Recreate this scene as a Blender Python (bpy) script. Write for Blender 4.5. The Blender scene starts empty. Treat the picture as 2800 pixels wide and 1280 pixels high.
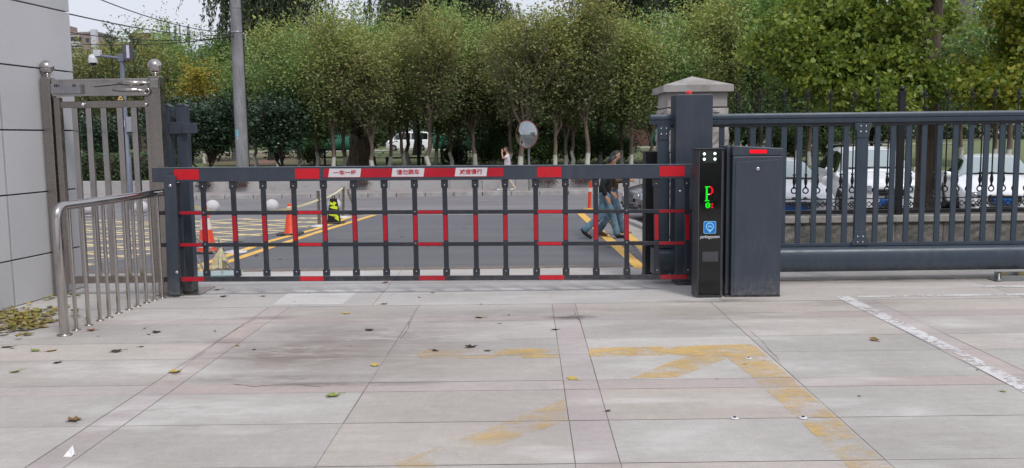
import bpy, math, random
import numpy as np
from mathutils import Matrix, Vector
PI = math.pi
C = bpy.context.scene.collection
SC = bpy.context.scene

# ------------------------------------------------------------------ camera, sky, sun, exposure
F, CX, CY, CAMH = 2450.0, 1400.0, 640.0, 2.0
PITCH, ROLL = math.atan(264 / F), math.radians(-0.7)
cd = bpy.data.cameras.new('camera'); cam = bpy.data.objects.new('camera', cd); C.objects.link(cam)
cd.sensor_width = 36; cd.lens = F / 2800 * 36; cd.clip_start = .05; cd.clip_end = 3000
RM = Matrix.Rotation(PI / 2 - PITCH, 3, 'X') @ Matrix.Rotation(ROLL, 3, 'Z')
cam.matrix_world = Matrix.Translation((0, 0, CAMH)) @ RM.to_4x4()
SC.camera = cam
SC.view_settings.view_transform = 'Standard'; SC.view_settings.look = 'None'
SC.view_settings.exposure = 0.44; SC.view_settings.gamma = 1
SUN_EL, SUN_ROT = math.radians(52), math.radians(150)
W = bpy.data.worlds.new('World'); SC.world = W; W.use_nodes = True
nt = W.node_tree; nt.nodes.clear()
sky = nt.nodes.new('ShaderNodeTexSky'); sky.sky_type = 'NISHITA'; sky.sun_disc = False
sky.sun_elevation = SUN_EL; sky.sun_rotation = SUN_ROT
sky.air_density = 1.2; sky.dust_density = 4; sky.ozone_density = 1.5
hs = nt.nodes.new('ShaderNodeHueSaturation'); hs.inputs['Saturation'].default_value = .35
mx = nt.nodes.new('ShaderNodeMix'); mx.data_type = 'RGBA'; mx.inputs['Factor'].default_value = .62
mx.inputs['B'].default_value = (8.3, 8.7, 10.0, 1)          # even overcast cloud layer
bg = nt.nodes.new('ShaderNodeBackground'); bg.inputs['Strength'].default_value = .085
wo = nt.nodes.new('ShaderNodeOutputWorld')
nt.links.new(sky.outputs[0], hs.inputs['Color']); nt.links.new(hs.outputs[0], mx.inputs['A'])
nt.links.new(mx.outputs['Result'], bg.inputs['Color']); nt.links.new(bg.outputs[0], wo.inputs['Surface'])
sl = bpy.data.lights.new('sun', 'SUN'); sl.energy = 1.3; sl.angle = math.radians(14); sl.color = (1, .97, .93)
so = bpy.data.objects.new('sun', sl); C.objects.link(so)
so.rotation_euler = (PI / 2 - SUN_EL, 0, PI - SUN_ROT)

def ray(px, py):
    return RM @ Vector(((px - CX) / F, -(py - CY) / F, -1))
def G(px, py, z=0.0):                     # photograph pixel -> point of the level ground
    r = ray(px, py); t = (z - CAMH) / r.z
    return Vector((r.x * t, r.y * t, z))
def Q(px, py, y):                         # photograph pixel -> point at distance y
    r = ray(px, py); t = y / r.y
    return Vector((r.x * t, y, CAMH + r.z * t))

# ------------------------------------------------------------------ bookkeeping
def tag(o, label=None, cat=None, group=None, kind=None):
    if label: o['label'] = label
    if cat: o['category'] = cat
    if group: o['group'] = group
    if kind: o['kind'] = kind
    return o
def thing(name, label, cat, loc=(0, 0, 0), rz=0, group=None):
    o = bpy.data.objects.new(name, None); C.objects.link(o); o.location = loc; o.rotation_euler = (0, 0, rz)
    o.empty_display_size = .1
    return tag(o, label, cat, group)
def copy_tree(o, parent=None):
    c = o.copy(); C.objects.link(c)
    if parent: c.parent = parent
    for ch in list(o.children): copy_tree(ch, c)
    return c

class MB:
    def __init__(s): s.v = []; s.f = []; s.sm = []
    def add(s, vs, fs, smooth=False):
        b = len(s.v); s.v += [tuple(p) for p in vs]
        for f in fs: s.f.append(tuple(i + b for i in f)); s.sm.append(smooth)
        return s
    def box(s, x0, x1, y0, y1, z0, z1):
        vs = [(x, y, z) for z in (z0, z1) for y in (y0, y1) for x in (x0, x1)]
        return s.add(vs, [(0, 2, 3, 1), (4, 5, 7, 6), (0, 1, 5, 4), (2, 6, 7, 3), (0, 4, 6, 2), (1, 3, 7, 5)])
    def bar(s, p0, p1, w, t, n=(0, 1, 0)):      # box from p0 to p1, w across, t along n
        p0, p1, n = Vector(p0), Vector(p1), Vector(n); d = (p1 - p0).normalized()
        sd = d.cross(n).normalized(); n = sd.cross(d).normalized()
        vs = [p + sd * (a * w / 2) + n * (b * t / 2) for p in (p0, p1) for a, b in ((-1, -1), (1, -1), (1, 1), (-1, 1))]
        return s.add(vs, [(0, 1, 2, 3), (7, 6, 5, 4), (0, 4, 5, 1), (1, 5, 6, 2), (2, 6, 7, 3), (3, 7, 4, 0)])
    def tube(s, pts, r, n=10, caps=True):
        pts = [Vector(p) for p in pts]; m = len(pts)
        rs = r if isinstance(r, (list, tuple)) else [r] * m
        d0 = (pts[1] - pts[0]).normalized()
        a = d0.cross(Vector((0, 0, 1)) if abs(d0.z) < .9 else Vector((0, 1, 0))).normalized()
        vs = []
        for i, p in enumerate(pts):
            d = (pts[min(i + 1, m - 1)] - pts[max(i - 1, 0)]).normalized()
            a = (a - d * a.dot(d)).normalized(); b = d.cross(a)
            for k in range(n):
                t = 2 * PI * k / n; vs.append(p + (a * math.cos(t) + b * math.sin(t)) * rs[i])
        fs = [(i * n + k, i * n + (k + 1) % n, (i + 1) * n + (k + 1) % n, (i + 1) * n + k) for i in range(m - 1) for k in range(n)]
        s.add(vs, fs, True)
        if caps:
            s.add(vs[:n], [tuple(range(n))[::-1]]); s.add(vs[-n:], [tuple(range(n))])
        return s
    def sphere(s, c, r, nu=24, nv=14, sc=(1, 1, 1)):
        vs = [(c[0] + r * sc[0] * math.sin(PI * j / nv) * math.cos(2 * PI * i / nu), c[1] + r * sc[1] * math.sin(PI * j / nv) * math.sin(2 * PI * i / nu),
               c[2] + r * sc[2] * math.cos(PI * j / nv)) for j in range(nv + 1) for i in range(nu)]
        fs = [(j * nu + i, (j + 1) * nu + i, (j + 1) * nu + (i + 1) % nu, j * nu + (i + 1) % nu) for j in range(nv) for i in range(nu)]
        return s.add(vs, fs, True)
    def lathe(s, prof, c=(0, 0, 0), n=20, sc=(1, 1), smooth=True):
        m = len(prof)
        vs = [(c[0] + r * math.cos(2 * PI * k / n) * sc[0], c[1] + r * math.sin(2 * PI * k / n) * sc[1], c[2] + z) for r, z in prof for k in range(n)]
        fs = [(i * n + k, i * n + (k + 1) % n, (i + 1) * n + (k + 1) % n, (i + 1) * n + k) for i in range(m - 1) for k in range(n)]
        s.add(vs, fs, smooth)
        s.add(vs[:n], [tuple(range(n))[::-1]]); s.add(vs[-n:], [tuple(range(n))])
        return s
    def prism(s, poly, y0, y1):                 # polygon of (x, z) from y0 to y1
        n = len(poly)
        vs = [(x, y0, z) for x, z in poly] + [(x, y1, z) for x, z in poly]
        return s.add(vs, [tuple(range(n)), tuple(range(2 * n - 1, n - 1, -1))] + [(i, i + n, (i + 1) % n + n, (i + 1) % n) for i in range(n)])
    def slab(s, poly, z0, z1):                  # polygon of (x, y) from z0 to z1
        n = len(poly)
        vs = [(p[0], p[1], z0) for p in poly] + [(p[0], p[1], z1) for p in poly]
        return s.add(vs, [tuple(range(n))[::-1], tuple(range(n, 2 * n))] + [(i, (i + 1) % n, (i + 1) % n + n, i + n) for i in range(n)])
    def sheet(s, poly, z):
        return s.add([(p[0], p[1], z) for p in poly], [tuple(range(len(poly)))])
    def ring(s, c, R, r, n=16, m=6, ax='y'):
        pts = []
        for k in range(n):
            t = 2 * PI * k / n; u, v = R * math.cos(t), R * math.sin(t)
            pts.append((c[0] + u, c[1], c[2] + v) if ax == 'y' else (c[0] + u, c[1] + v, c[2]))
        pts += pts[:2]
        return s.tube(pts, r, m, caps=False)
    def mesh(s, name, mat):
        me = bpy.data.meshes.new(name); me.from_pydata(s.v, [], s.f); me.update()
        me.polygons.foreach_set('use_smooth', s.sm); me.materials.append(mat)
        return me
    def build(s, name, mat, parent=None, bevel=0, fix=True):
        me = s.mesh(name, mat)
        if fix:
            import bmesh
            bm = bmesh.new(); bm.from_mesh(me); bmesh.ops.recalc_face_normals(bm, faces=bm.faces); bm.to_mesh(me); bm.free()
        return link(name, me, parent, bevel)
def each(b, name, mat, parent, root=None, bevel=0):
    """one object per primitive collected in b"""
    par = list(range(len(b.v)))
    def find(a):
        while par[a] != a: par[a] = par[par[a]]; a = par[a]
        return a
    key = {}
    for i, v in enumerate(b.v):
        k = tuple(round(c, 4) for c in v)
        if k in key: par[find(i)] = find(key[k])
        else: key[k] = i
    for f in b.f:
        for q in f[1:]: par[find(q)] = find(f[0])
    comp = {}
    for f, sm in zip(b.f, b.sm): comp.setdefault(find(f[0]), []).append((f, sm))
    out = []
    for fs in comp.values():
        m = MB(); ids = {}
        for f, sm in fs:
            for q in f:
                if q not in ids: ids[q] = len(m.v); m.v.append(b.v[q])
            m.f.append(tuple(ids[q] for q in f)); m.sm.append(sm)
        out.append(m.build(name, mat, parent, bevel))
    return out
def link(name, me, parent=None, bevel=0):
    o = bpy.data.objects.new(name, me); C.objects.link(o)
    if parent: o.parent = parent
    if bevel:
        b = o.modifiers.new('bevel', 'BEVEL'); b.width = bevel; b.segments = 2; b.limit_method = 'ANGLE'; b.angle_limit = math.radians(40)
        b.harden_normals = False
    return o

# ------------------------------------------------------------------ materials
def lin(h):
    if isinstance(h, (tuple, list)): return tuple(h)[:3]
    h = h.lstrip('#'); c = [int(h[i:i + 2], 16) / 255 for i in (0, 2, 4)]
    return tuple(x / 12.92 if x <= .04045 else ((x + .055) / 1.055) ** 2.4 for x in c)
MATS = {}
class NT:
    def __init__(s, name):
        s.m = bpy.data.materials.new(name); s.m.use_nodes = True; s.t = s.m.node_tree; s.t.nodes.clear()
        s.out = s.n('OutputMaterial'); s.co = s.n('TexCoord').outputs['Object']
    def n(s, t, **kw):
        o = s.t.nodes.new('ShaderNode' + t)
        for k, v in kw.items(): setattr(o, k, v)
        return o
    def l(s, a, b): s.t.links.new(a, b)
    def noise(s, scale, detail=4, rough=.55, stretch=(1, 1, 1), off=(0, 0, 0)):
        mp = s.n('Mapping'); mp.inputs['Scale'].default_value = stretch; mp.inputs['Location'].default_value = off; s.l(s.co, mp.inputs[0])
        x = s.n('TexNoise'); x.inputs['Scale'].default_value = scale; x.inputs['Detail'].default_value = detail; x.inputs['Roughness'].default_value = rough
        s.l(mp.outputs[0], x.inputs['Vector']); return x.outputs['Fac']
    def mr(s, v, a, b, c=0, d=1, clamp=True):
        x = s.n('MapRange'); x.clamp = clamp
        for i, q in zip((1, 2, 3, 4), (a, b, c, d)): x.inputs[i].default_value = q
        s.l(v, x.inputs[0]); return x.outputs[0]
    def math(s, op, a, b=None):
        x = s.n('Math', operation=op)
        for i, q in enumerate((a, b)):
            if q is None: continue
            if isinstance(q, (int, float)): x.inputs[i].default_value = q
            else: s.l(q, x.inputs[i])
        return x.outputs[0]
    def mix(s, f, a, b, mode='MIX'):
        x = s.n('Mix', data_type='RGBA', blend_type=mode)
        for k, q in (('Factor', f), ('A', a), ('B', b)):
            i = [z for z in x.inputs if z.name == k and (z.type == 'RGBA' or (k == 'Factor' and z.type == 'VALUE'))][0]
            if isinstance(q, (int, float)): i.default_value = q
            elif isinstance(q, tuple): i.default_value = (*q[:3], 1)
            else: s.l(q, i)
        return [z for z in x.outputs if z.type == 'RGBA'][0]
    def blob(s, x, y, rx, ry, z=0):             # 1 at the centre of a patch, 0 outside its radii
        mp = s.n('Mapping'); mp.inputs['Location'].default_value = (-x / rx, -y / ry, -z); mp.inputs['Scale'].default_value = (1 / rx, 1 / ry, 0 if z == 0 else 1)
        s.l(s.co, mp.inputs[0]); l = s.n('VectorMath', operation='LENGTH'); s.l(mp.outputs[0], l.inputs[0])
        return s.mr(l.outputs['Value'], .35, 1, 1, 0)
    def bsdf(s, col, rough=.5, metal=0, bump=None, bs=.2, bd=.01, spec=.5, coat=0):
        b = s.n('BsdfPrincipled')
        if isinstance(col, tuple): b.inputs['Base Color'].default_value = (*col[:3], 1)
        else: s.l(col, b.inputs['Base Color'])
        if isinstance(rough, (int, float)): b.inputs['Roughness'].default_value = rough
        else: s.l(rough, b.inputs['Roughness'])
        b.inputs['Metallic'].default_value = metal; b.inputs['Specular IOR Level'].default_value = spec; b.inputs['Coat Weight'].default_value = coat
        if bump is not None:
            u = s.n('Bump'); u.inputs['Strength'].default_value = bs; u.inputs['Distance'].default_value = bd; s.l(bump, u.inputs['Height']); s.l(u.outputs[0], b.inputs['Normal'])
        return b
    def done(s, sh): s.l(sh.outputs[0] if hasattr(sh, 'outputs') else sh, s.out.inputs['Surface']); return s.m
def pm(name, col, rough=.5, metal=0, var=.12, scale=6, bump=0, bscale=60, spec=.5, coat=0, stretch=(1, 1, 1), dust=0):
    if name in MATS: return MATS[name]
    t = NT(name); c = lin(col)
    n1 = t.noise(scale, 5, .6, stretch)
    f = t.mr(n1, .3, .7, 1 - var, 1 + var)
    cc = t.mix(1.0, c, t.n('CombineColor').outputs[0], 'MULTIPLY')
    comb = [n for n in t.t.nodes if n.bl_idname == 'ShaderNodeCombineColor'][0]
    for i in range(3): t.l(f, comb.inputs[i])
    rr = t.mr(t.noise(scale * 2.3, 3), .3, .7, max(.02, rough - .07), min(1, rough + .07))
    if dust:                                    # dust splashed up from the ground and a thin film in streaks
        sp = t.n('SeparateXYZ'); t.l(t.n('NewGeometry').outputs['Position'], sp.inputs[0])
        low = t.math('MULTIPLY', t.mr(sp.outputs[2], .0, .30, 1, 0), t.mr(t.noise(14, 5, .7), .35, .65))
        film = t.mr(t.noise(5, 6, .75, (1.6, 1.6, .35), (7, 2, 5)), .50, .78, 0, .28)
        scr = t.mr(t.noise(60, 3, .6, (1, 1, .12), (1, 9, 3)), .70, .76, 0, .35)
        cc = t.mix(t.math('MULTIPLY', t.math('ADD', t.math('ADD', low, film), scr), dust), cc, (.23, .215, .20))
    b = t.bsdf(cc, rr, metal, t.noise(bscale, 3) if bump else None, bump, .01, spec, coat)
    MATS[name] = t.done(b); return MATS[name]
def emit(name, col, k):
    t = NT(name); e = t.n('Emission'); e.inputs[0].default_value = (*lin(col), 1); e.inputs[1].default_value = k
    return t.done(e)
def leafmat(name, cols, top=None, zr=(0, 1), trans=.35, rough=.55, gain=1.0):
    """cols: list of colours picked per leaf; top: other list used where the young growth is"""
    t = NT(name); rnd = t.n('NewGeometry').outputs['Random Per Island']
    def ramp(cs):
        r = t.n('ValToRGB'); r.color_ramp.interpolation = 'LINEAR'
        while len(r.color_ramp.elements) < len(cs): r.color_ramp.elements.new(.5)
        for i, c in enumerate(cs):
            r.color_ramp.elements[i].position = i / (len(cs) - 1); r.color_ramp.elements[i].color = (*(q * gain for q in lin(c)), 1)
        t.l(rnd, r.inputs[0]); return r.outputs[0]
    c = ramp(cols)
    clump = t.noise(.9, 3)
    if top:
        sx = t.n('SeparateXYZ'); t.l(t.co, sx.inputs[0])
        f = t.mr(t.math('ADD', sx.outputs[2], t.mr(clump, .3, .7, -1.3, 1.3)), zr[0], zr[1])
        c = t.mix(f, c, ramp(top))
    d = t.bsdf(c, rough, spec=.4)
    tr = t.n('BsdfTranslucent'); t.l(c, tr.inputs[0])
    ms = t.n('MixShader'); ms.inputs[0].default_value = trans; t.l(d.outputs[0], ms.inputs[1]); t.l(tr.outputs[0], ms.inputs[2])
    return t.done(ms)
def paint(name, col, wear, scale=9, rough=.7, stretch=(1, 1, 1), soft=.08, alpha=1.0, fade=None):
    """road paint worn through to what is under it"""
    t = NT(name); n1 = t.noise(scale, 6, .7, stretch); n2 = t.noise(2.1, 4)
    a = t.mr(t.math('ADD', t.math('ADD', n1, t.mr(n2, .3, .7, -.14, .14)), t.mr(t.noise(34, 4, .7), .3, .7, -.05, .05)), wear - soft, wear + soft)
    if fade:
        x, y, rx, ry = fade; a = t.math('MULTIPLY', a, t.blob(x, y, rx, ry))
    a = t.math('MULTIPLY', a, alpha)
    cc = t.mix(t.mr(t.noise(3, 4), .35, .65), lin(col), tuple(x * .82 for x in lin(col)))
    b = t.bsdf(cc, rough)
    tp = t.n('BsdfTransparent'); ms = t.n('MixShader'); t.l(a, ms.inputs[0]); t.l(tp.outputs[0], ms.inputs[1]); t.l(b.outputs[0], ms.inputs[2])
    return t.done(ms)

SLATE = pm('slate_powder_coat', '#383f4b', .42, 0, .10, 1.7, .04, 400, .4, dust=.5)
SLATE_D = pm('dark_powder_coat', '#2a2d35', .45, 0, .06, 3, .04, 400, .4, dust=.5)
GATEM = pm('blue_slate_metal', '#323e4b', .38, .1, .06, 2, .03, 300, dust=.45)
BLACKM = pm('black_iron', '#101116', .45, 0, .15, 5)
RUBBER = pm('black_rubber', '#131316', .7, 0, .1, 5, dust=.4)
RED = pm('red_reflective_film', '#c00a20', .38, 0, .10, 5, dust=.2)
RED2 = pm('dark_red_reflective_film', '#a8001f', .38, 0, .12, 5, dust=.2)
WHITEF = pm('white_reflective_film', '#c9c6cb', .4, 0, .03, 30)
STEEL = pm('stainless_steel', '#b9b4b1', .13, 1, .06, 3, .0)
STEELB = pm('brushed_steel', '#9d9690', .28, 1, .1, 4, .03, 120, stretch=(1, 1, .1))
SCREW = pm('zinc_screw', '#c8c8cc', .3, .9, .05)
GLASSK = pm('black_glass', '#07080a', .05, 0, .02, 3, spec=.6)

# ------------------------------------------------------------------ ground
BX = .0188                                     # joints run slightly to the right of straight ahead
def gx(px, py): g = G(px, py); return g.x - BX * g.y
def gy(py): return G(1400, py).y
def L(x0, y): return x0 + BX * y
t = NT('earth'); t.done(t.bsdf(t.mix(t.mr(t.noise(.3), .4, .6), lin('#5d5a50'), lin('#4d5240')), .95))
tag(MB().sheet([(-700, -60), (700, -60), (700, 900), (-700, 900)], -.03).build('ground', t.m), kind='structure')
# street asphalt
t = NT('street_asphalt')
c = t.mix(t.mr(t.noise(.5, 5, .6, (.4, 1.5, 1)), .35, .65), (.245, .228, .240), (.185, .176, .186))
c = t.mix(t.mr(t.noise(90, 2), .3, .7, 0, .35), c, (.10, .10, .10)); c = t.mix(t.mr(t.noise(.9, 6, .7, (.25, 1, 1), (3, 7, 0)), .52, .7, 0, .7), c, (.15, .14, .145)); c = t.mix(t.mr(t.noise(1.8, 6, .75, (.3, 1, 1), (5, 1, 0)), .58, .7, 0, .6), c, (.34, .32, .31))
t.done(t.bsdf(c, .85, bump=t.noise(120, 2), bs=.3))
YS0, YS1 = gy(736), gy(590)
tag(MB().sheet([(-90, YS0 - 3), (90, YS0 - 3), (90, 31.3), (-90, 31.3)], -.012).build('street', t.m), kind='structure')
t = NT('new_asphalt')
c = t.mix(t.mr(t.noise(.8, 5, .65, (.25, 2.2, 1)), .35, .65), (.132, .132, .146), (.100, .100, .112))
c = t.mix(t.mr(t.noise(140, 2), .45, .75, 0, .5), c, (.24, .24, .24)); c = t.mix(t.mr(t.noise(1.6, 6, .7, (.3, 1, 1), (3, 3, 0)), .55, .75, 0, .6), c, (.20, .19, .185)); c = t.mix(t.mr(t.noise(2.2, 5, .7, (1, .35, 1), (8, 3, 0)), .58, .7, 0, .6), c, (.075, .075, .08))
t.done(t.bsdf(c, .8, bump=t.noise(150, 2), bs=.5))
# dark resurfaced lane between the two double lines
a0, a1, a2, a3 = G(655, 739), G(1030, 588), G(1585, 586), G(1770, 735)
tag(MB().sheet([(a0.x - 3, a0.y), (a3.x + .1, a3.y), (a2.x, a2.y), (a1.x, a1.y)], -.004).build('driveway', t.m), kind='structure')
# beige side pavement right of the lane
t = NT('beige_concrete'); c = t.mix(t.mr(t.noise(1.5, 5), .35, .65), (.42, .39, .35), (.33, .31, .28)); t.done(t.bsdf(c, .9, bump=t.noise(80, 2), bs=.2))
tag(MB().slab([G(1775, 730), G(1690, 610), G(1655, 585), G(1700, 583), G(1800, 640), (9, 13.2, 0)], -.02, .03).build('side_pavement', t.m), kind='structure')
t = NT('kerb_stone'); c = t.mix(t.mr(t.noise(3, 5), .35, .65), (.40, .385, .38), (.29, .275, .27)); KERB = t.done(t.bsdf(c, .85, bump=t.noise(60, 2), bs=.2))
k = MB()
for i in range(24):
    p, q = Vector(G(1650, 582)).lerp(Vector(G(1830, 660)), i / 24), Vector(G(1650, 582)).lerp(Vector(G(1830, 660)), (i + .96) / 24)
    k.bar(p + Vector((0, 0, .03)), q + Vector((0, 0, .03)), .12, .14, (0, 0, 1))
tag(k.build('kerb', KERB), kind='structure')
# parking court behind the stone wall
t = NT('court_paving'); c = t.mix(t.mr(t.noise(.7, 5), .35, .65), (.30, .29, .28), (.22, .21, .21)); t.done(t.bsdf(c, .9))
tag(MB().sheet([(3.6, 14.1), (40, 14.1), (40, 27), (5.4, 27)], -.006).build('parking_court', t.m), kind='structure')
# far pavement, kerb
k = MB()
x = -60
while x < 60: k.box(x, x + .97, 31.25, 31.4, -.02, .13); x += 1.0
tag(k.build('kerb', KERB, bevel=.01), kind='structure')
t = NT('brick_pavement'); c = t.mix(t.mr(t.noise(2, 5), .35, .65), (.30, .255, .25), (.24, .22, .215)); t.done(t.bsdf(c, .9))
tag(MB().box(-60, 60, 31.4, 33.35, -.02, .12).build('pavement', t.m), kind='structure')

# --- concrete entrance paving
def conc(name, ca, cb, rnd=.06, stains_shade=True):
    t = NT(name)
    geo = t.n('NewGeometry').outputs['Random Per Island']
    c = t.mix(t.mr(t.noise(.55, 6, .62), .36, .64), ca, cb)
    k = t.mr(geo, 0, 1, 1 - rnd, 1 + rnd)
    c = t.mix(t.mr(t.math('FRACT', t.math('MULTIPLY', geo, 17.3)), .3, 1, 0, .55), c, tuple(q * w for q, w in zip(cb, (1.10, 1.0, .93))))
    st = t.mr(t.noise(26, 5, .7, (.05, 1.6, 1)), .3, .7, .955, 1.04)          # broom strokes
    st2 = t.mr(t.noise(7, 4, .7, (.25, 1.3, 1), (3, 1, 0)), .3, .7, .96, 1.04)
    fi = t.mr(t.noise(70, 5, .8), .25, .75, .80, 1.16)
    mo = t.mr(t.noise(11, 7, .78, off=(1, 6, 0)), .3, .7, .90, 1.09)
    pit = t.mr(t.noise(95, 2, .5, off=(8, 1, 0)), .66, .72, 1, .72)
    for q in (k, st, st2, fi, mo, pit):
        cb_ = t.n('CombineColor')
        for i in range(3): t.l(q, cb_.inputs[i])
        c = t.mix(1.0, c, cb_.outputs[0], 'MULTIPLY')
    # damp, greenish and bright worn cloudings
    c = t.mix(t.mr(t.noise(.8, 5, .6, off=(9, 4, 0)), .52, .72, 0, .4), c, (.33, .32, .29))
    c = t.mix(t.mr(t.noise(1.3, 4, .55, (.6, 1.4, 1), (2, 8, 0)), .56, .74, 0, .55), c, (.66, .64, .62))
    c = t.mix(t.mr(t.noise(38, 4, .7, off=(5, 5, 0)), .64, .72, 0, .5), c, (.19, .175, .165))     # grit
    if stains_shade:
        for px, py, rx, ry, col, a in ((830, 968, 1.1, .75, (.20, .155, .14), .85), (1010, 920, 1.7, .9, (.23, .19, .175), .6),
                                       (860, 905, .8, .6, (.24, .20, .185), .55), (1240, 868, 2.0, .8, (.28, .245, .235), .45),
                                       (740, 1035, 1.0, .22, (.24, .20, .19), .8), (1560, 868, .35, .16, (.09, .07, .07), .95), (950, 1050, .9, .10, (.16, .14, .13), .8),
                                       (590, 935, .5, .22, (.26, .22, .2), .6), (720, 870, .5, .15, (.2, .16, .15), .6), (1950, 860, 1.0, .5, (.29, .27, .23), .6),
                                       (2330, 830, .9, .3, (.22, .20, .18), .5), (2400, 765, 3.6, .35, (.17, .155, .14), .75), (1960, 822, .8, .16, (.16, .15, .14), .7), (480, 812, .6, .22, (.17, .15, .14), .7), (1500, 850, 2.6, .3, (.28, .255, .24), .5), (1000, 990, 1.6, 1.0, (.27, .235, .215), .5), (1850, 900, 1.2, .4, (.30, .27, .25), .5), (250, 900, .9, .5, (.27, .25, .24), .4), (1650, 1010, .5, .7, (.33, .30, .28), .4), (1500, 1150, .7, .5, (.35, .31, .30), .5)):  # dark spots under gate tube and post bases: contact shade painted in with grime
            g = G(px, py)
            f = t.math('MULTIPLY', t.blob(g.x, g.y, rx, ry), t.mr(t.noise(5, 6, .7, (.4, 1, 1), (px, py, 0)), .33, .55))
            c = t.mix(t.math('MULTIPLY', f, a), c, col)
        for px, py, rx, ry in ((2180, 1000, .8, .22), (2120, 880, .7, .16), (1700, 1095, .7, .1), (2560, 890, .8, .2), (2480, 1130, .5, .2), (300, 1010, 1.4, .5), (500, 1120, 1.3, .4)):
            g = G(px, py)
            f = t.math('MULTIPLY', t.blob(g.x, g.y, rx, ry), t.mr(t.noise(4, 5, .7, (.5, 1, 1)), .35, .6))
            c = t.mix(t.math('MULTIPLY', f, .45), c, (.70, .68, .66))
    return t.done(t.bsdf(c, .88, bump=t.noise(60, 6, .8, (.5, 1.5, 1)), bs=.7, bd=.008))
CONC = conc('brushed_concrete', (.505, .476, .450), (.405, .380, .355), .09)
PINK = conc('pink_paving_strip', (.485, .428, .415), (.42, .372, .36), .06)
APRON = conc('apron_concrete', (.515, .492, .475), (.43, .41, .395), .05)
LIGHTC = conc('fresh_concrete_patch', (.62, .60, .585), (.56, .54, .525), .03, False)
JOINT = pm('joint_dirt', '#776d66', .95, 0, .3, 8)
YA = gy(735); YB = gy(832)
tag(MB().sheet([(-14, -3), (22, -3), (22, 13.95), (-14, 13.95)], -.0035).build('paving_bed', JOINT), kind='structure')
rows = [(gy(832), 0), (gy(863), 1), (gy(877), 0), (gy(927), 0), (gy(971), 0), (gy(1042), 1), (gy(1067), 0), (gy(1152), 0), (gy(1270), 0), (gy(1420), 0), (gy(1640), 0), (1.6, 0), (-3, 0)]
cols = [(-14, 0), (-9.6, 0), (gx(394, 1065), 1), (gx(475, 1065), 0), (gx(992, 1075), 0), (gx(1542, 1056), 1), (gx(1637, 1056), 0),
        (gx(2198, 1056), 0), (gx(2541, 941), 1), (gx(2572, 907), 0), (12.5, 0), (17, 0), (22, 0)]
tiles, pink = MB(), MB()
random.seed(4)
for i in range(len(cols) - 1):
    for j in range(len(rows) - 1):
        x0, x1 = cols[i][0], cols[i + 1][0]; y1, y0 = rows[j][0], rows[j + 1][0]
        isp = cols[i][1] or rows[j][1]
        g = random.choice((.002, .003, .004, .004)); h = random.choice((.001, .002, .003, .005))
        (pink if isp else tiles).sheet([(L(x0, y0) + g, y0 + h), (L(x1, y0) - g, y0 + h), (L(x1, y1) - g, y1 - h), (L(x0, y1) + g, y1 - h)], 0)
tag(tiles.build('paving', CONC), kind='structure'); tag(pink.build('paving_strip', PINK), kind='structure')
ap = MB(); ysp = gy(770)
xs = [-14, -6.2, -1.7, 2.55, 6.2, 10.5, 22]
for i in range(len(xs) - 1):
    for y0, y1 in ((YB + .01, ysp - .004), (ysp + .004, YA)):
        if y1 > 13 and xs[i] > 3: y1 = 13.6
        ap.sheet([(xs[i] + .003, y0), (xs[i + 1] - .003, y0), (xs[i + 1] - .003, y1 if y1 < 13 else YA), (xs[i] + .003, y1 if y1 < 13 else YA)], 0)
tag(ap.build('apron', APRON), kind='structure')
tag(MB().sheet([G(745, 834), G(800, 793), G(985, 793), G(935, 833)], .002).build('concrete_patch', LIGHTC), kind='structure')

# --- paint
def poly(name, pts, m, z=.004):
    return tag(MB().sheet([G(*p) for p in pts], z).build(name, m), kind='structure')
WP = paint('worn_white_paint', '#d6d3d2', .42, 14, soft=.05)
poly('white_line', [(2283, 812), (2322, 811), (2560, 925), (2800, 1045), (2800, 1075), (2560, 947)], WP)
poly('white_line', [(2345, 810), (2800, 803), (2800, 808), (2345, 814)], WP)
poly('white_line', [(2652, 781), (2800, 781), (2800, 786), (2658, 785)], WP)
def YP(i, wear, alpha, fade=None): return paint('faded_yellow_paint_%s' % 'abcdefgh'[i], '#e2bb6c', wear, 4.5, .8, (.8, 1.2, 1), .13, alpha, fade)
g = G(1900, 960)
poly('yellow_line', [(1120, 957), (1530, 953), (1530, 979), (1150, 982)], YP(0, .52, .6, (G(1560, 965).x, 8.3, 2.2, 1.6)))
poly('yellow_line', [(1610, 952), (1850, 947), (2060, 941), (2095, 972), (1610, 975)], YP(1, .47, .66))
poly('yellow_line', [(1880, 972), (2095, 973), (2165, 1033), (2060, 1034), (1990, 980), (1850, 1032), (1720, 1036)], YP(2, .48, .6))
poly('yellow_line', [(2060, 1034), (2165, 1033), (2190, 1062), (2085, 1062)], YP(3, .56, .5))
poly('yellow_line', [(2090, 1064), (2195, 1062), (2298, 1152), (2190, 1152)], YP(4, .54, .66))
poly('yellow_line', [(2190, 1154), (2300, 1154), (2450, 1290), (2330, 1290)], YP(5, .54, .68))
poly('yellow_line', [(1080, 1268), (1545, 1092), (1550, 1150), (1260, 1255), (1110, 1300)], YP(6, .56, .42))
YL = paint('yellow_road_paint', '#ecbb5e', .34, 12, soft=.05); YLH = paint('pale_yellow_road_paint', '#e3cf98', .36, 12, soft=.06)
def strip(name, pts, w, m, z=.002):
    b = MB(); pts = [Vector(G(*p)) for p in pts]
    for i in range(len(pts) - 1):
        d = (pts[i + 1] - pts[i]).normalized(); n = Vector((-d.y, d.x, 0)) * w / 2
        e = d * .01 if i < len(pts) - 2 else d * 0
        b.sheet([pts[i] - n, pts[i + 1] - n + e, pts[i + 1] + n + e, pts[i] + n], z)
    return tag(b.build(name, m, fix=False), kind='structure')
strip('lane_line', [(1024, 588), (888, 629), (735, 678), (540, 744)], .17, YL)
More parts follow.
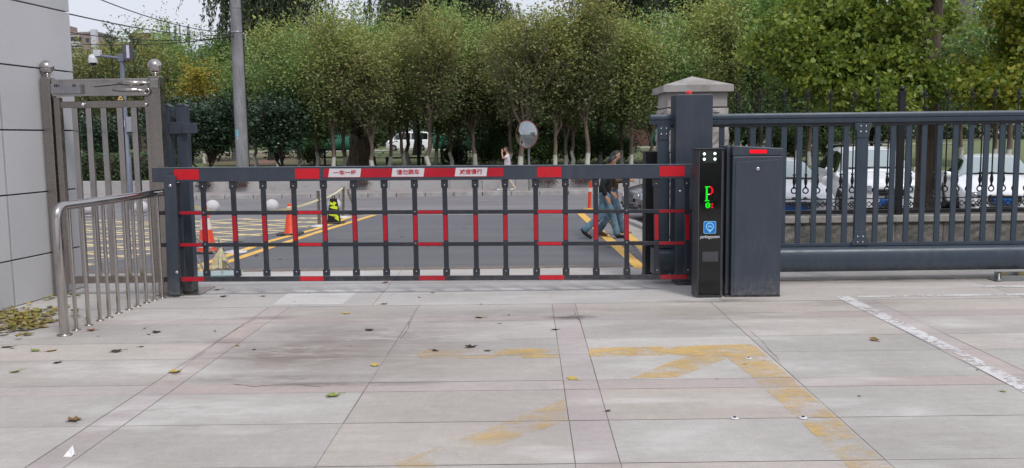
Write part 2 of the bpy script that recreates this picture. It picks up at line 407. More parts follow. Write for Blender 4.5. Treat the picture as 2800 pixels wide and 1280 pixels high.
strip('lane_line', [(962, 592), (862, 627), (735, 660), (520, 735)], .17, YL)
strip('lane_line', [(1588, 584), (1640, 632), (1755, 735)], .19, YL)
strip('lane_line', [(1660, 590), (1700, 632), (1770, 695)], .17, YL, .034)
# hatched box left of the lane, both families of diagonals, cut at its front line
box_l = []
def hatch(a, b, w=.09, m=YLH): box_l.append((a, b, w, m))
nA = [((200 + 90 * i, 592), (540 + 130 * i, 725)) for i in range(-5, 4)]
k = MB()
def segline(p, q, w, z=.001):
    p, q = Vector(p), Vector(q); d = (q - p).normalized(); n = Vector((-d.y, d.x, 0)) * w / 2
    k.sheet([p - n, q - n, q + n, p + n], z)
A0, A1 = Vector(G(940, 592)), Vector(G(540, 735))            # the box's right side
def clip(p, d):                                               # keep the part left of that side and inside y range
    ts = [(YS0 + .3 - p.y) / d.y, (23.2 - p.y) / d.y] if abs(d.y) > 1e-6 else [-30, 30]
    e = A1 - A0; den = d.x * e.y - d.y * e.x
    lo, hi = min(ts), max(ts)
    if abs(den) > 1e-6:
        w = A0 - p; t_ = (w.x * e.y - w.y * e.x) / den
        side = lambda t: (p.x + d.x * t) - (A0.x + e.x * ((p.y + d.y * t) - A0.y) / e.y)
        if side(lo + 1e-3) > 0 and side(hi - 1e-3) > 0: return
        if side(lo + 1e-3) > 0: lo = max(lo, t_)
        elif side(hi - 1e-3) > 0: hi = min(hi, t_)
    if hi > lo: segline(p + d * lo, p + d * hi, .15)
for i in range(-12, 18):
    clip(Vector((-9 + i * 1.75, 18, 0)), Vector((.86, -.51, 0)))
for i in range(-12, 18):
    clip(Vector((-9 + i * 1.75, 18, .0)), Vector((.82, .57, 0)))
k2 = MB(); k2.v = [(x, y, z) for x, y, z in k.v]; k2.f = k.f; k2.sm = k.sm
for idx, f in enumerate(k2.f):
    for vi in f: k2.v[vi] = (k2.v[vi][0], k2.v[vi][1], -.009 + .0001 * idx)
tag(k2.build('hatched_box', YLH, fix=False), kind='structure')

random.seed(19); ck = MB()
for pts, w0 in (([(1130, 872), (1112, 905), (1090, 932)], .009), ([(480, 1024), (560, 960), (610, 925), (660, 893), (705, 868)], .008),
                ([(630, 1052), (700, 1057), (780, 1051), (905, 1058)], .010), ([(1060, 812), (1090, 800), (1150, 793), (1230, 790)], .005), ([(1500, 868), (1545, 866), (1590, 869)], .012), ([(1570, 850), (1577, 868), (1586, 886)], .010), ([(2050, 905), (2090, 940), (2140, 1000)], .006)):
    P_l = []
    for a_, b_ in zip(pts, pts[1:]):
        for q in range(5): P_l.append(G(a_[0] + (b_[0] - a_[0]) * q / 5 + random.gauss(0, 2.2), a_[1] + (b_[1] - a_[1]) * q / 5 + random.gauss(0, .9)))
    for a_, b_ in zip(P_l, P_l[1:]):
        d = b_ - a_
        if d.length < 1e-4: continue
        n = Vector((-d.y, d.x, 0)).normalized() * w0 * random.uniform(.08, .5); ck.sheet([a_ - n, b_ - n, b_ + n, a_ + n], .0025)
tag(ck.build('paving_crack', pm('crack_dirt', '#5a514a', .95, 0, .3, 12), fix=False), kind='structure')

# ------------------------------------------------------------------ park ground and retaining wall
t = NT('lawn'); c = t.mix(t.mr(t.noise(.25, 5), .4, .6), (.13, .175, .06), (.20, .18, .10)); c = t.mix(t.mr(t.noise(12, 4), .3, .7), c, (.15, .19, .075))
t.done(t.bsdf(c, .95, bump=t.noise(30, 3), bs=1, bd=.05))
b = MB(); ny = [33.6, 36, 42, 50, 65, 80, 100, 140]; nz = [.50, .52, .54, .58, .66, .74, .84, .9]
for i in range(7): b.sheet([(-70, ny[i]), (70, ny[i]), (70, ny[i + 1]), (-70, ny[i + 1])], 0)
for i in range(7):
    for q, z in ((0, nz[i]), (1, nz[i]), (2, nz[i + 1]), (3, nz[i + 1])):
        v = b.v[i * 4 + q]; b.v[i * 4 + q] = (v[0], v[1], z)
tag(b.build('lawn', t.m), kind='structure')
def gz(y): return float(np.interp(y, ny, nz))
tag(MB().sheet([G(0, 0, 0)] * 0 + [(-40, 88), (45, 88), (45, 97), (-40, 97)], .83).build('park_path', pm('path_gravel', '#9a948c', .95)), kind='structure')
t = NT('dry_earth'); c = t.mix(t.mr(t.noise(.6, 5), .4, .6), (.21, .16, .10), (.13, .13, .065)); t.done(t.bsdf(c, .95, bump=t.noise(20, 3), bs=1, bd=.04))
def pat(name, pts, m):
    b = MB(); vs = []
    for px, py in pts:
        y = 49.0
        for _ in range(12): p = G(px, py, gz(y) + .02); y = p.y
        vs.append(p)
    b.add([v + Vector((0, 0, .01)) for v in vs], [tuple(range(len(vs)))]); return tag(b.build(name, m), kind='structure')
pat('bare_earth', [(560, 452), (920, 452), (880, 418), (540, 420)], t.m)
gsr = thing('garden_steps', 'low reddish brick garden steps climbing the bare earth bank', 'steps', (0, 0, 0)); first_step = None
for i in range(9):
    f = i / 9; y = 50.0
    for _ in range(12): p = G(716 + 60 * f, 450 - 22 * f, gz(y)); y = p.y
    if i == 0: gsr.location = p
    q = p - gsr.location
    MB().box(q.x - .7, q.x + .7, q.y - .4, q.y + .4, q.z - .1, q.z + .08).build('step', pm('brick_steps', '#8b6f66', .9), gsr, bevel=.01)

t = NT('granite_facing'); geo = t.n('NewGeometry').outputs['Random Per Island']
c = t.mix(geo, (.32, .315, .315), (.42, .405, .405)); c = t.mix(t.mr(t.noise(2.4, 6, .7), .52, .7, 0, .7), c, (.25, .23, .22)); c = t.mix(t.mr(t.noise(200, 2), .3, .7, 0, .3), c, (.3, .3, .3))
GRAN = t.done(t.bsdf(c, .85, bump=t.noise(40, 3), bs=.2))
b = MB(); x = -40; random.seed(2)
while x < 30:
    w = random.uniform(1.0, 1.25); b.box(x, x + w - .012, 33.3, 33.6, .1, .56 + random.uniform(-.01, .01)); x += w
tag(b.build('retaining_wall', GRAN, bevel=.008), 'low pale granite retaining wall along the far pavement', 'wall')
random.seed(12)
for px, py, s in ((655, 516, .5), (985, 513, .5), (1490, 512, .7), (1590, 512, .6), (560, 512, .4)):
    # dead vine clumps hanging on the wall
    p = Q(px, py, 33.2); b = MB()
    for i in range(60):
        a = random.uniform(-.6, .6) * s; q = [(p.x + a + random.gauss(0, .03) * k_, 33.22 - .02 * k_, max(.14, .64 - .1 * k_ * random.uniform(.6, 1.1))) for k_ in range(5)]
        b.tube(q, .008, 3, False)
    tag(b.build('dry_vine', pm('dead_vine', '#554440', .95), fix=False),
        'dry brown vine on the granite wall %s' % {655: 'between two stone balls', 985: 'behind the leaning steel bollard', 1490: 'right of the mirror pole', 1590: 'just left of the walking men', 560: 'above one stone ball'}[px], 'vine', 'dry vines on the granite wall')

# ------------------------------------------------------------------ granite clad building on the left
t = NT('granite_cladding'); geo = t.n('NewGeometry').outputs['Random Per Island']
c = t.mix(geo, (.50, .50, .525), (.55, .55, .57)); c = t.mix(t.mr(t.noise(260, 3, .8), .4, .75, 0, .55), c, (.16, .16, .17)); c = t.mix(t.mr(t.noise(150, 2, off=(4, 4, 4)), .5, .75, 0, .6), c, (.62, .62, .62))
c = t.mix(t.mr(t.noise(1.2, 5), .5, .75, 0, .3), c, (.33, .32, .32))
CLAD = t.done(t.bsdf(c, .6, bump=t.noise(200, 2), bs=.1))
bl = thing('gatehouse', 'pale speckled granite clad building wall with dark joints at the left', 'building')
B0, B1 = Vector((-6.16, 10.55, 0)), Vector((-5.95, 12.35, 0))
dr = (B1 - B0).normalized(); nr = Vector((dr.y, -dr.x, 0))      # along the wall, out of the wall
zs = [0, .575, 1.375, 2.165, 2.955, 3.75, 4.55, 5.35, 6.1]
sts = [-5.2, -3.9, -2.6, -1.3, .33, 1.83]
b = MB()
for i in range(len(sts) - 1):
    for j in range(len(zs) - 1):
        p, q = B0 + dr * (sts[i] + .018), B0 + dr * (sts[i + 1] - (.018 if i < len(sts) - 2 else 0))
        z0, z1 = zs[j] + .009, zs[j + 1] - .009
        vs = [p, q, q - nr * .06, p - nr * .06]
        b.slab(vs, z0, z1)
# end face
e0, e1 = B0 + dr * 1.83, B0 + dr * 1.83 - nr * 3
for j in range(len(zs) - 1):
    b.slab([e0 - nr * .063, e1, e1 + dr * .0 - dr * .05, e0 - nr * .063 - dr * .05], zs[j] + .007, zs[j + 1] - .007)
b.build('wall', CLAD, bl, bevel=.004)
p, q = B0 + dr * -5.2 - nr * .05, B0 + dr * 1.79 - nr * .05
MB().slab([p, q, q - nr * 3, p - nr * 3], 0, 6.05).build('core', pm('dark_joint_backing', '#15151a', .9), bl)

# ------------------------------------------------------------------ stainless steel pedestrian gate
sg = thing('steel_pedestrian_gate', 'stainless steel pedestrian gate frame with ball finials beside the granite building', 'gate', (-5.3, 11.6, 0))
def loc(b, root): 
    r = root.location; b.v = [(v[0] - r.x, v[1] - r.y, v[2] - r.z) for v in b.v]; return b
YG = 11.6
def X(px, py, y): return Q(px, py, y).x
def Z(px, py, y): return Q(px, py, y).z
xl0, xl1 = X(122, 420, YG), X(148, 420, YG)
xr0, xr1 = X(413, 420, YG), X(446, 420, YG)
zt = Z(126, 212, YG)
for nm, x0, x1 in (('post', xl0, xl1), ('post', xr0, xr1)):
    loc(MB().box(x0, x1, YG, YG + .16, 0, zt), sg).build(nm, STEELB, sg, bevel=.008)
    cx = (x0 + x1) / 2
    loc(MB().lathe([(.03, 0), (.03, .035), (.055, .04), (.05, .05)], (cx, YG + .08, zt)).sphere((cx, YG + .08, zt + .135), .088), sg).build('ball_finial', STEEL, sg, fix=True)
zh1, zh0 = Z(280, 215, YG), Z(280, 262, YG)
loc(MB().box(xl1, xr0, YG + .03, YG + .14, zh0, zh1), sg).build('header', STEEL, sg, bevel=.006)
# leaf
xa, xb = X(150, 420, YG) + .01, xr0 - .012
z1, z2 = Z(280, 276, YG), Z(280, 294, YG); zb1, zb0 = Z(300, 757, YG), Z(300, 776, YG)
leaf = loc(MB().box(xa + .075, xb - .05, YG + .045, YG + .105, z2, z1).box(xa, xa + .075, YG + .03, YG + .12, zb0, zh0 - .012).box(xb - .05, xb, YG + .04, YG + .11, zb0, zh0 - .012)
           .box(xa + .075, xb - .05, YG + .04, YG + .11, zb0, zb1), sg).build('gate_leaf', STEELB, sg, bevel=.004)
for px in (205, 243, 284, 328, 367):
    x = X(px, 420, YG)
    loc(MB().box(x - .036, x + .036, YG + .055, YG + .095, zb1, z2), sg).build('gate_bar', STEEL, sg, bevel=.004)
bx0, bx1 = X(142, 240, YG), X(222, 240, YG)
loc(MB().box(bx0, bx1, YG - .045, YG + .03, Z(180, 257, YG), Z(180, 230, YG)), sg).build('closer_box', pm('satin_steel_box', '#9c9ba0', .38, .8), sg, bevel=.006)
m_ = MB()
for i, (px, w) in enumerate(((153, 3), (158, 4), (165, 2), (203, 3), (208, 3))):
    x = X(px, 235, YG); m_.box(x, x + w * .0045, YG - .048, YG - .044, Z(180, 238, YG), Z(180, 231, YG))
each(loc(m_, sg), 'closer_marking', BLACKM, sg)
c1 = MB().tube([Q(246, 235, YG - .03), Q(300, 230, YG - .03)], .012, 8).tube([Q(300, 230, YG - .03), Q(300.5, 230, YG - .03), Q(330, 227, YG - .03), Q(331, 227, YG - .03), Q(382, 227, YG - .03), Q(383, 227, YG - .03), Q(412, 226, YG - .03)], [.012, .012, .012, .03, .03, .014, .014], 12)
loc(c1, sg).build('gas_closer', STEEL, sg)
c2 = MB().tube([Q(305, 247, YG - .03), Q(312, 245, YG - .03), Q(313, 245, YG - .03), Q(375, 246, YG - .03), Q(376, 246, YG - .03), Q(398, 249, YG - .03)], [.008, .018, .024, .024, .016, .016], 12).ring(Q(401, 250, YG - .03), .035, .012)
loc(c2, sg).build('gas_closer', STEEL, sg)
loc(MB().box(X(412, 226, YG), X(434, 226, YG), YG - .03, YG, Z(420, 240, YG), Z(420, 215, YG)), sg).build('closer_bracket', STEEL, sg, bevel=.008)
each(loc(MB().sphere(Q(227, 287, YG + .03), .03, 12, 8).sphere(Q(399, 286, YG + .03), .025, 12, 8), sg), 'cap_screw', SCREW, sg)

# ------------------------------------------------------------------ tubular hand rail in front of it
hr = thing('handrail', 'curved stainless steel tube railing with ten slim balusters in front of the pedestrian gate', 'railing', G(177, 917))
p0 = G(177, 917); p1 = G(447, 812); R_ = .048; zt = 1.345
dirn = Vector((p1.x - p0.x, p1.y - p0.y, 0)).normalized()
e = Vector((p1.x, p1.y, 0)) + dirn * .06
pts = [p0, Vector((p0.x, p0.y, zt - .12))]
for k_ in range(1, 7):
    a = PI / 2 * k_ / 6; pts.append(Vector((p0.x, p0.y, 0)) + dirn * .12 * (1 - math.cos(a)) + Vector((0, 0, zt - .12 + .12 * math.sin(a))))
pts.append(Vector((e.x, e.y, zt)))
loc(MB().tube(pts, R_, 20), hr).build('top_rail', STEEL, hr, fix=True)
loc(MB().lathe([(R_ + .028, 0), (R_ + .028, .012), (R_ + .004, .02)], p0, 24), hr).build('foot_flange', STEELB, hr)
for px, py in ((209, 903), (243, 890), (274, 877), (299, 869), (325, 857), (353, 847), (377, 838), (401, 829), (423, 822), (444, 815)):
    g = G(px, py)
    bl_ = loc(MB().tube([(g.x, g.y, .004), (g.x, g.y, zt - R_ * .8)], .021, 12), hr).build('baluster', STEEL, hr)
    loc(MB().lathe([(.045, 0), (.045, .008), (.022, .016)], g, 16), hr).build('foot_flange', STEELB, bl_)

# ------------------------------------------------------------------ latch posts of the boom
lp = thing('latch_post', 'pair of tall slate grey boom rest posts with a catch bracket beside the steel gate', 'post', (-4.45, 12.05, 0))
YL_ = 12.0
w = .142
xA = X(441, 438, YL_); xB = X(486, 438, YL_)
for x, py in ((xA, 289), (xB, 289)):
    zt = Z(470, py, YL_)
    o = loc(MB().box(x, x + w, YL_, YL_ + .142, 0, zt - .01), lp).build('post', SLATE, lp, bevel=.006)
    loc(MB().prism([(x - .004, zt - .008), (x + w + .004, zt - .008), (x + w - .02, zt + .018), (x + .02, zt + .018)], YL_ - .004, YL_ + .146), lp).build('post_cap', SLATE, o, bevel=.004)
x0 = xA + w; zc = Z(480, 298, YL_)
loc(MB().box(x0, xB, YL_ + .02, YL_ + .12, Z(480, 322, YL_), zc), lp).build('head_block', SLATE, lp, bevel=.006)
s_ = MB()
for px in (481, 486, 492): s_.sphere(Q(px, 309, YL_ + .015), .009, 10, 6)
each(loc(s_, lp), 'screw', SCREW, lp)
loc(MB().box(x0, X(500, 350, YL_ - .06), YL_ - .03, YL_ + .1, Z(490, 366, YL_), Z(490, 334, YL_)).box(X(499, 350, YL_ - .06), X(540, 350, YL_ - .06), YL_ - .075, YL_ - .06, Z(520, 365, YL_ - .06), Z(520, 336, YL_ - .06)), lp).build('catch_bracket', SLATE, lp, bevel=.005)
s_ = MB()
for py in (340, 357): s_.tube([Q(466, py, YL_ - .01), Q(478, py, YL_ - .01)], .012, 10)
each(loc(s_, lp), 'bolt', SCREW, lp)
xf0, xf1 = X(508, 790, 12), X(545, 790, 12)
loc(MB().box(xf0, xf1, 11.75, 11.98, .012, .16), lp).build('foot_box', SLATE_D, lp, bevel=.01)
loc(MB().box(xA - .02, X(556, 800, 11.7), 11.55, 12.2, .0015, .011), lp).build('base_plate', STEELB, lp, bevel=.002)

# ------------------------------------------------------------------ the barrier boom
YBm = 11.5
def PB(px, py, dy=0): return Q(px, py, YBm + dy)
D = 2800 / 2576
bo = thing('barrier_boom', 'long slate grey parking barrier boom with hanging lattice and red reflective patches across the entrance', 'barrier boom', tuple(PB(1896, 600)))
def lb(b): return loc(b, bo)
beam = lb(MB().bar(PB(418, 478.5), PB(1900, 468), .182, .07)).build('beam', SLATE, bo, bevel=.007)
lb(MB().bar(PB(418, 459, -.002), PB(1900, 449, -.002), .008, .076)).build('edge_trim', pm('aluminium_trim', '#7d8490', .35, .5), beam)
for xa_, xb_ in ((438, 500), (742, 803), (1351, 1412), (1659, 1722)):
    xm = (xa_ + xb_) / 2 * D; ym = 477.5 - (xm - 480) * .0068
    lb(MB().bar(PB(xa_ * D, ym + .2, -.0375), PB(xb_ * D, ym - .3, -.0375), .132, .003)).build('red_patch', RED, beam)
# banner
def yb(px): return 475.5 - (px - 884) * .0068
lb(MB().bar(PB(884, yb(884) - 1.5, -.0375), PB(1376, yb(1376) - 1.5, -.0375), .112, .003)).build('banner', RED2, beam)
BAN = [o for o in bo.children_recursive if o.name.startswith('banner')][0]
for k_, (a, b_, c_, d_) in enumerate(((222, 238, 643, 630), (1033, 1046, 1455, 1441), (1842, 1858, 2261, 2247))):
    px = [850 + q * .2135 for q in (a, b_, c_, d_)]
    dy = yb(px[0]) - yb(884)
    vs = [PB(px[0], 484.6 + dy, -.0405), PB(px[3], 484.4 + dy, -.0405), PB(px[2], 461 + dy, -.0405), PB(px[1], 461.3 + dy, -.0405)]
    vb = [v + Vector((0, .0015, 0)) for v in vs]
    lb(MB().add(vs + vb, [(0, 1, 2, 3), (7, 6, 5, 4), (0, 4, 5, 1), (1, 5, 6, 2), (2, 6, 7, 3), (3, 7, 4, 0)])).build('white_panel', WHITEF, BAN)

def text(body, name, mat, parent, centre, width=None, height=None, shear=0, off=0, ext=.0012, rz=0, squash=None, tilt=0):
    cu = bpy.data.curves.new('t', 'FONT'); cu.body = body; cu.extrude = .01; cu.shear = shear; cu.offset = off; cu.resolution_u = 3
    o = bpy.data.objects.new('t', cu); C.objects.link(o)
    bpy.context.view_layer.update()
    me = bpy.data.meshes.new_from_object(o.evaluated_get(bpy.context.evaluated_depsgraph_get()))
    bpy.data.objects.remove(o)
    n = len(me.vertices); co = np.empty(n * 3); me.vertices.foreach_get('co', co); co = co.reshape(-1, 3)
    lo, hi = co.min(0), co.max(0); mid = (lo + hi) / 2; sz = hi - lo
    sx = (width / sz[0]) if width else height / sz[1]; sy = (height / sz[1]) if height else sx
    x = (co[:, 0] - mid[0]) * sx; y = (co[:, 1] - mid[1]) * sy; z = np.where(co[:, 2] > 0, 1, 0) * ext
    c_, s_ = math.cos(tilt), math.sin(tilt); x, y = x * c_ - y * s_, x * s_ + y * c_
    r = parent_root(parent)
    out = np.stack([x + centre[0] - r[0], -z + centre[1] - r[1], y + centre[2] - r[2]], 1)
    me.vertices.foreach_set('co', out.ravel()); me.update(); me.materials.clear(); me.materials.append(mat); me.name = name
    return link(name, me, parent)
def parent_root(o):
    while o.parent: o = o.parent
    return o.location
bpy.context.view_layer.update()
INK = pm('red_ink', '#b00522', .5)
for s, cxp in (('一车一杆', 435), ('请勿跟车', 1245), ('减速慢行', 2050)):
    px = 850 + cxp * .2135
    c_ = PB(px, yb(px) - 3.3, -.0425)
    text(s, 'lettering', INK, BAN, c_, width=62 * YBm / F, height=(14.5 if s[0] != '一' else 13.5) * YBm / F, off=.018, tilt=.008)
# lattice
tops = [510, 585, 661, 738, 813, 889, 966, 1042, 1118, 1195, 1270, 1347, 1422, 1498, 1575, 1650, 1727]
bots = [521, 598, 672, 747, 822, 897, 973, 1048, 1124, 1199, 1273, 1350, 1424, 1500, 1577, 1652, 1730]
def yr(px, yl, yr_): return yl + (yr_ - yl) * (px - 435) / 1467
for i, (a, b_) in enumerate(zip(tops, bots)):
    a *= D; b_ *= D
    ya, yb_ = yr(a, 496, 487), yr(b_, 756, 749.5)
    p, q = PB(a, ya), PB(b_, yb_)
    o = lb(MB().bar(p, q, .062, .035).bar(p.lerp(q, .0), p.lerp(q, .085), .088, .041).bar(p.lerp(q, .93), q, .088, .041)).build('lattice_bar', SLATE_D, bo, bevel=.004)
    s_ = MB(); s_.sphere(p.lerp(q, .055) + Vector((0, -.021, 0)), .009, 10, 6).sphere(p.lerp(q, .955) + Vector((0, -.021, 0)), .009, 10, 6)
    if i % 7 == 0: s_.sphere(p.lerp(q, .33) + Vector((0, -.021, 0)), .009, 10, 6).sphere(p.lerp(q, .66) + Vector((0, -.021, 0)), .009, 10, 6)
    each(lb(s_), 'screw', SCREW, o)
    f0, f1 = (540 * D + 3 - yr(a, 0, 5) - ya) / (yb_ - ya), (608 * D - 2 - yr(a, 0, 5) - ya) / (yb_ - ya)
    lb(MB().bar(p.lerp(q, f0) + Vector((0, -.0185, 0)), p.lerp(q, f1) + Vector((0, -.0185, 0)), .050, .003)).build('red_strip', RED2, o)
for nm, xl, yl, yr_, w, st in (('lattice_rail', 435, 582.5, 577, .05, .040), ('lattice_rail', 441, 670, 664.5, .05, .040), ('bottom_rail', 449, 764, 757, .062, .034)):
    o = lb(MB().bar(PB(xl, yl), PB(1902, yr_), w, .05)).build(nm, SLATE_D, bo, bevel=.004)
    for j, (xa_, xb_) in enumerate(((452, 508), (750, 808), (1050, 1113), (1352, 1413), (1658, 1722))):
        if nm == 'bottom_rail': xa_ += 4; xb_ += 6
        xa_ *= D; xb_ *= D
        lb(MB().bar(PB(xa_, yr(xa_, yl, yr_), -.0265), PB(xb_, yr(xb_, yl, yr_), -.0265), w - (.012 if nm != 'bottom_rail' else .006), .003)).build('red_strip', RED2 if j % 2 == 0 else RED, o)
o = lb(MB().bar(PB(465, 480, -.06), PB(476, 806, -.06), .15, .05)).build('end_stile', SLATE, bo, bevel=.008)
s_ = MB()
for px, py in ((465, 508), (483, 745)): s_.sphere(PB(px, py, -.09), .022, 14, 8, (1, .5, 1)).lathe([(.024, 0)] * 2, PB(px, py, -.08), 6)
each(lb(MB().sphere(PB(465, 508, -.086), .022, 14, 8, (1, .5, 1)).sphere(PB(483, 745, -.086), .022, 14, 8, (1, .5, 1))), 'bolt', SCREW, o)
lb(MB().bar(PB(489, 500, .02), PB(503, 760, .02), .05, .03)).build('inner_stile', SLATE_D, bo, bevel=.004)
for px, py in ((482, 812), (496, 808)):
    g = G(px, py); b = MB(); b.tube([(g.x, g.y, .02), (g.x, g.y, .13)], .014, 10).lathe([(.04, .003), (.036, .02), (.015, .032)], (g.x, g.y, 0), 14)
    lb(b).build('adjustable_foot', RUBBER, bo)

# ------------------------------------------------------------------ tall slate box, black receiving posts
YT = 11.9
tb = thing('tall_drive_box', 'tall plain slate grey drive column standing behind the black parking pillar', 'column', (X(1895, 700, YT), YT, 0))
tx0, tx1 = X(1847, 520, YT), X(1947, 520, YT)
body = loc(MB().box(tx0, tx1, YT, YT + .4, .05, Z(1895, 258, YT)), tb).build('body', SLATE, tb, bevel=.008)
loc(MB().box(tx0 + .02, tx1 + .03, YT - .03, YT + .38, 0, .05), tb).build('base', SLATE_D, tb, bevel=.004)
g = Q(1884, 257, YT + .2)
loc(MB().lathe([(.045, -.005), (.045, .02), (.03, .04), (.005, .048)], g, 16), tb).build('beacon', pm('red_plastic', '#c4141c', .3), tb)
loc(MB().sphere(Q(1859, 523, YT), .016, 12, 8, (1, .5, 1)), tb).build('lock', SCREW, tb)
YR_ = 12.5
rp = thing('receiving_post', 'black gate receiving post with rubber face standing just left of the tall slate column', 'post', (X(1790, 770, YR_), YR_, 0))
xq = [X(p, 520, YR_) for p in (1765, 1793, 1832)]
loc(MB().box(xq[0], xq[1], YR_, YR_ + .3, .03, Z(1780, 414, YR_)), rp).build('rubber_buffer', RUBBER, rp, bevel=.01)
loc(MB().box(xq[1], xq[2], YR_ + .02, YR_ + .3, .03, Z(1780, 415, YR_)), rp).build('post', SLATE_D, rp, bevel=.006)
loc(MB().box(xq[0] - .01, xq[2] - .04, YR_ - .03, YR_ + .33, 0, .03), rp).build('base_plate', SLATE_D, rp, bevel=.004)

# ------------------------------------------------------------------ licence plate pillar with LED face
YP_ = 10.93
pp = thing('parking_pillar', 'slim black glass parking terminal with LED display and blue car pin sign', 'parking terminal', (X(1940, 810, YP_), YP_, 0))
px0, px1 = X(1904, 610, YP_), X(1978, 610, YP_); ptop = Z(1940, 409, YP_)
loc(MB().box(px0, px1, YP_, YP_ + .26, .0, ptop), pp).build('housing', SLATE_D, pp, bevel=.006)
loc(MB().box(px0 - .012, px1 + .008, YP_ - .02, YP_ + .27, ptop + .001, ptop + .016), pp).build('cap', SLATE_D, pp, bevel=.004)
fx0, fx1 = X(1911, 610, YP_), X(1971, 610, YP_)
face = loc(MB().box(fx0, fx1, YP_ - .006, YP_ - .001, .03, ptop - .01), pp).build('glass_face', GLASSK, pp, bevel=.002)
bz = MB(); bz.box(fx0 - .012, fx0, YP_ - .009, YP_ - .001, .018, ptop - .004).box(fx1, fx1 + .012, YP_ - .009, YP_ - .001, .018, ptop - .004).box(fx0, fx1, YP_ - .009, YP_ - .001, .018, .03)
loc(bz, pp).build('bezel', pm('dark_bezel', '#4b4a4d', .4, .4), pp)
yf = YP_ - .0075
loc(MB().box(X(1922, 430, yf), X(1960, 430, yf), yf - .001, yf + .001, Z(1940, 445, yf), Z(1940, 414, yf)), pp).build('camera_window', pm('smoky_glass', '#26302c', .2), pp)
for px, py in ((1926, 421), (1955, 420), (1926, 435.5), (1955, 435)):
    loc(MB().sphere(Q(px, py, yf - .002), .016, 12, 8, (1, .3, 1)), pp).build('infrared_lamp', emit('lamp_glow', '#e8fff4', 2.2) if 'lamp_glow' not in bpy.data.materials else bpy.data.materials['lamp_glow'], pp)
GR = emit('green_led', '#16e020', 1.15); RD = emit('red_led', '#f01030', 1.0); GLW = emit('pale_green_led', '#a6ffae', 1.0)
# the pixel display: P built of LED dots (green stem, red bowl), 0: below
dot = .0078
P_ = ["GGGGGRR...", ".GG...RR..", ".GG....RR.", ".GG....RR.", ".GG....RR.", ".GG....RR.", ".GG...RR..", ".GGWWRR...", ".GG.......", ".GG.......", ".GG.......", ".GG.......", ".GG.......", "GGGGG....."]
O_ = [".GGG......", "GG.GG.RR..", "GG.GG.RR..", "GG.GG.....", "GG.GG.RR..", ".GGG..RR.."]
gd, rd_, wd = MB(), MB(), MB()
def dots(rowsd, cx, cz, dx, dz):
    nr_ = len(rowsd); nc = len(rowsd[0])
    for r_, row in enumerate(rowsd):
        for c_, ch in enumerate(row):
            if ch == '.': continue
            x = cx + (c_ - nc / 2 + .5) * dx; z = cz + (nr_ / 2 - r_ - .5) * dz
            {'G': gd, 'R': rd_, 'W': wd}[ch].box(x - dx * .42, x + dx * .42, yf - .002, yf + .001, z - dz * .46, z + dz * .46)
c0 = Q(1940, 530, yf); dots(P_, c0.x, c0.z, 25 * YP_ / F / 10, 41 * YP_ / F / 14)
c0 = Q(1942, 561.5, yf); dots(O_, c0.x, c0.z, 26 * YP_ / F / 10, 15 * YP_ / F / 6)
loc(gd, pp).build('green_symbol', GR, face); loc(rd_, pp).build('red_symbol', RD, face); loc(wd, pp).build('pale_symbol', GLW, face)
# blue sign
BLUE = pm('blue_sign', '#0f6fc2', .35); LB = pm('pale_blue_print', '#8fd0ef', .4)
c0 = Q(1941, 622, yf); h = 17 * YP_ / F
def rr(h, r, n=5): return [(sx * (h - r) + r * math.cos(a0 + PI / 2 * i / n), sz * (h - r) + r * math.sin(a0 + PI / 2 * i / n)) for sx, sz, a0 in ((1, 1, 0), (-1, 1, PI / 2), (-1, -1, PI), (1, -1, 1.5 * PI)) for i in range(n + 1)]
sgn = loc(MB().prism([(c0.x + a, c0.z + b_) for a, b_ in rr(h, .016)], yf - .001, yf + .0015), pp).build('sign', LB, pp)
loc(MB().prism([(c0.x + a, c0.z + b_) for a, b_ in rr(h * .93, .014)], yf - .002, yf - .0005), pp).build('sign_field', BLUE, sgn)
r1, r2 = h * .66, h * .50
pin = [(c0.x + r1 * math.cos(a), c0.z + .012 + r1 * math.sin(a)) for a in [math.radians(-35 + 250 * i / 24) for i in range(25)]] + [(c0.x, c0.z - h * .84)]
loc(MB().prism(pin, yf - .003, yf - .0018), pp).build('pin', LB, sgn)
loc(MB().prism([(c0.x + r2 * math.cos(a), c0.z + .012 + r2 * math.sin(a)) for a in [2 * PI * i / 24 for i in range(24)]], yf - .004, yf - .0028), pp).build('pin_field', BLUE, sgn)
cz = c0.z + .012
car_ = MB().prism([(c0.x + a * r2, cz + b_ * r2) for a, b_ in ((-.62, -.3), (.62, -.3), (.62, .08), (.48, .12), (.34, .42), (-.34, .42), (-.48, .12), (-.62, .08))], yf - .005, yf - .0038)
loc(car_, pp).build('car_symbol', LB, sgn)
loc(MB().prism([(c0.x + a * r2, cz + b_ * r2) for a, b_ in ((-.34, .12), (.34, .12), (.26, .32), (-.26, .32))], yf - .0058, yf - .0048).prism([(c0.x + a * r2, cz + b_ * r2) for a, b_ in ((-.25, -.18), (.25, -.18), (.25, -.08), (-.25, -.08))], yf - .0058, yf - .0048), pp).build('car_symbol_window', BLUE, sgn)
text('parkingsystem', 'lettering', pm('white_print', '#d9dce0', .4), pp, Q(1941, 648.5, yf), width=54 * YP_ / F, height=11 * YP_ / F, shear=.28, off=.004)
c0 = Q(1942, 702, yf); gh = MB()
gr = loc(MB().box(c0.x - .098, c0.x + .098, yf - .002, yf + .001, c0.z - .062, c0.z + .062), pp).build('speaker_grille', pm('grille_grey', '#3a3c40', .5), pp, bevel=.001)
for i in range(4):
    for j in range(3):
        gh.ring((c0.x + (i - 1.5) * .046, yf - .003, c0.z + (j - 1) * .036), .015, .0028, 12, 5)
each(loc(gh, pp), 'grille_ring', pm('grille_ring_grey', '#5a5c60', .5), gr)

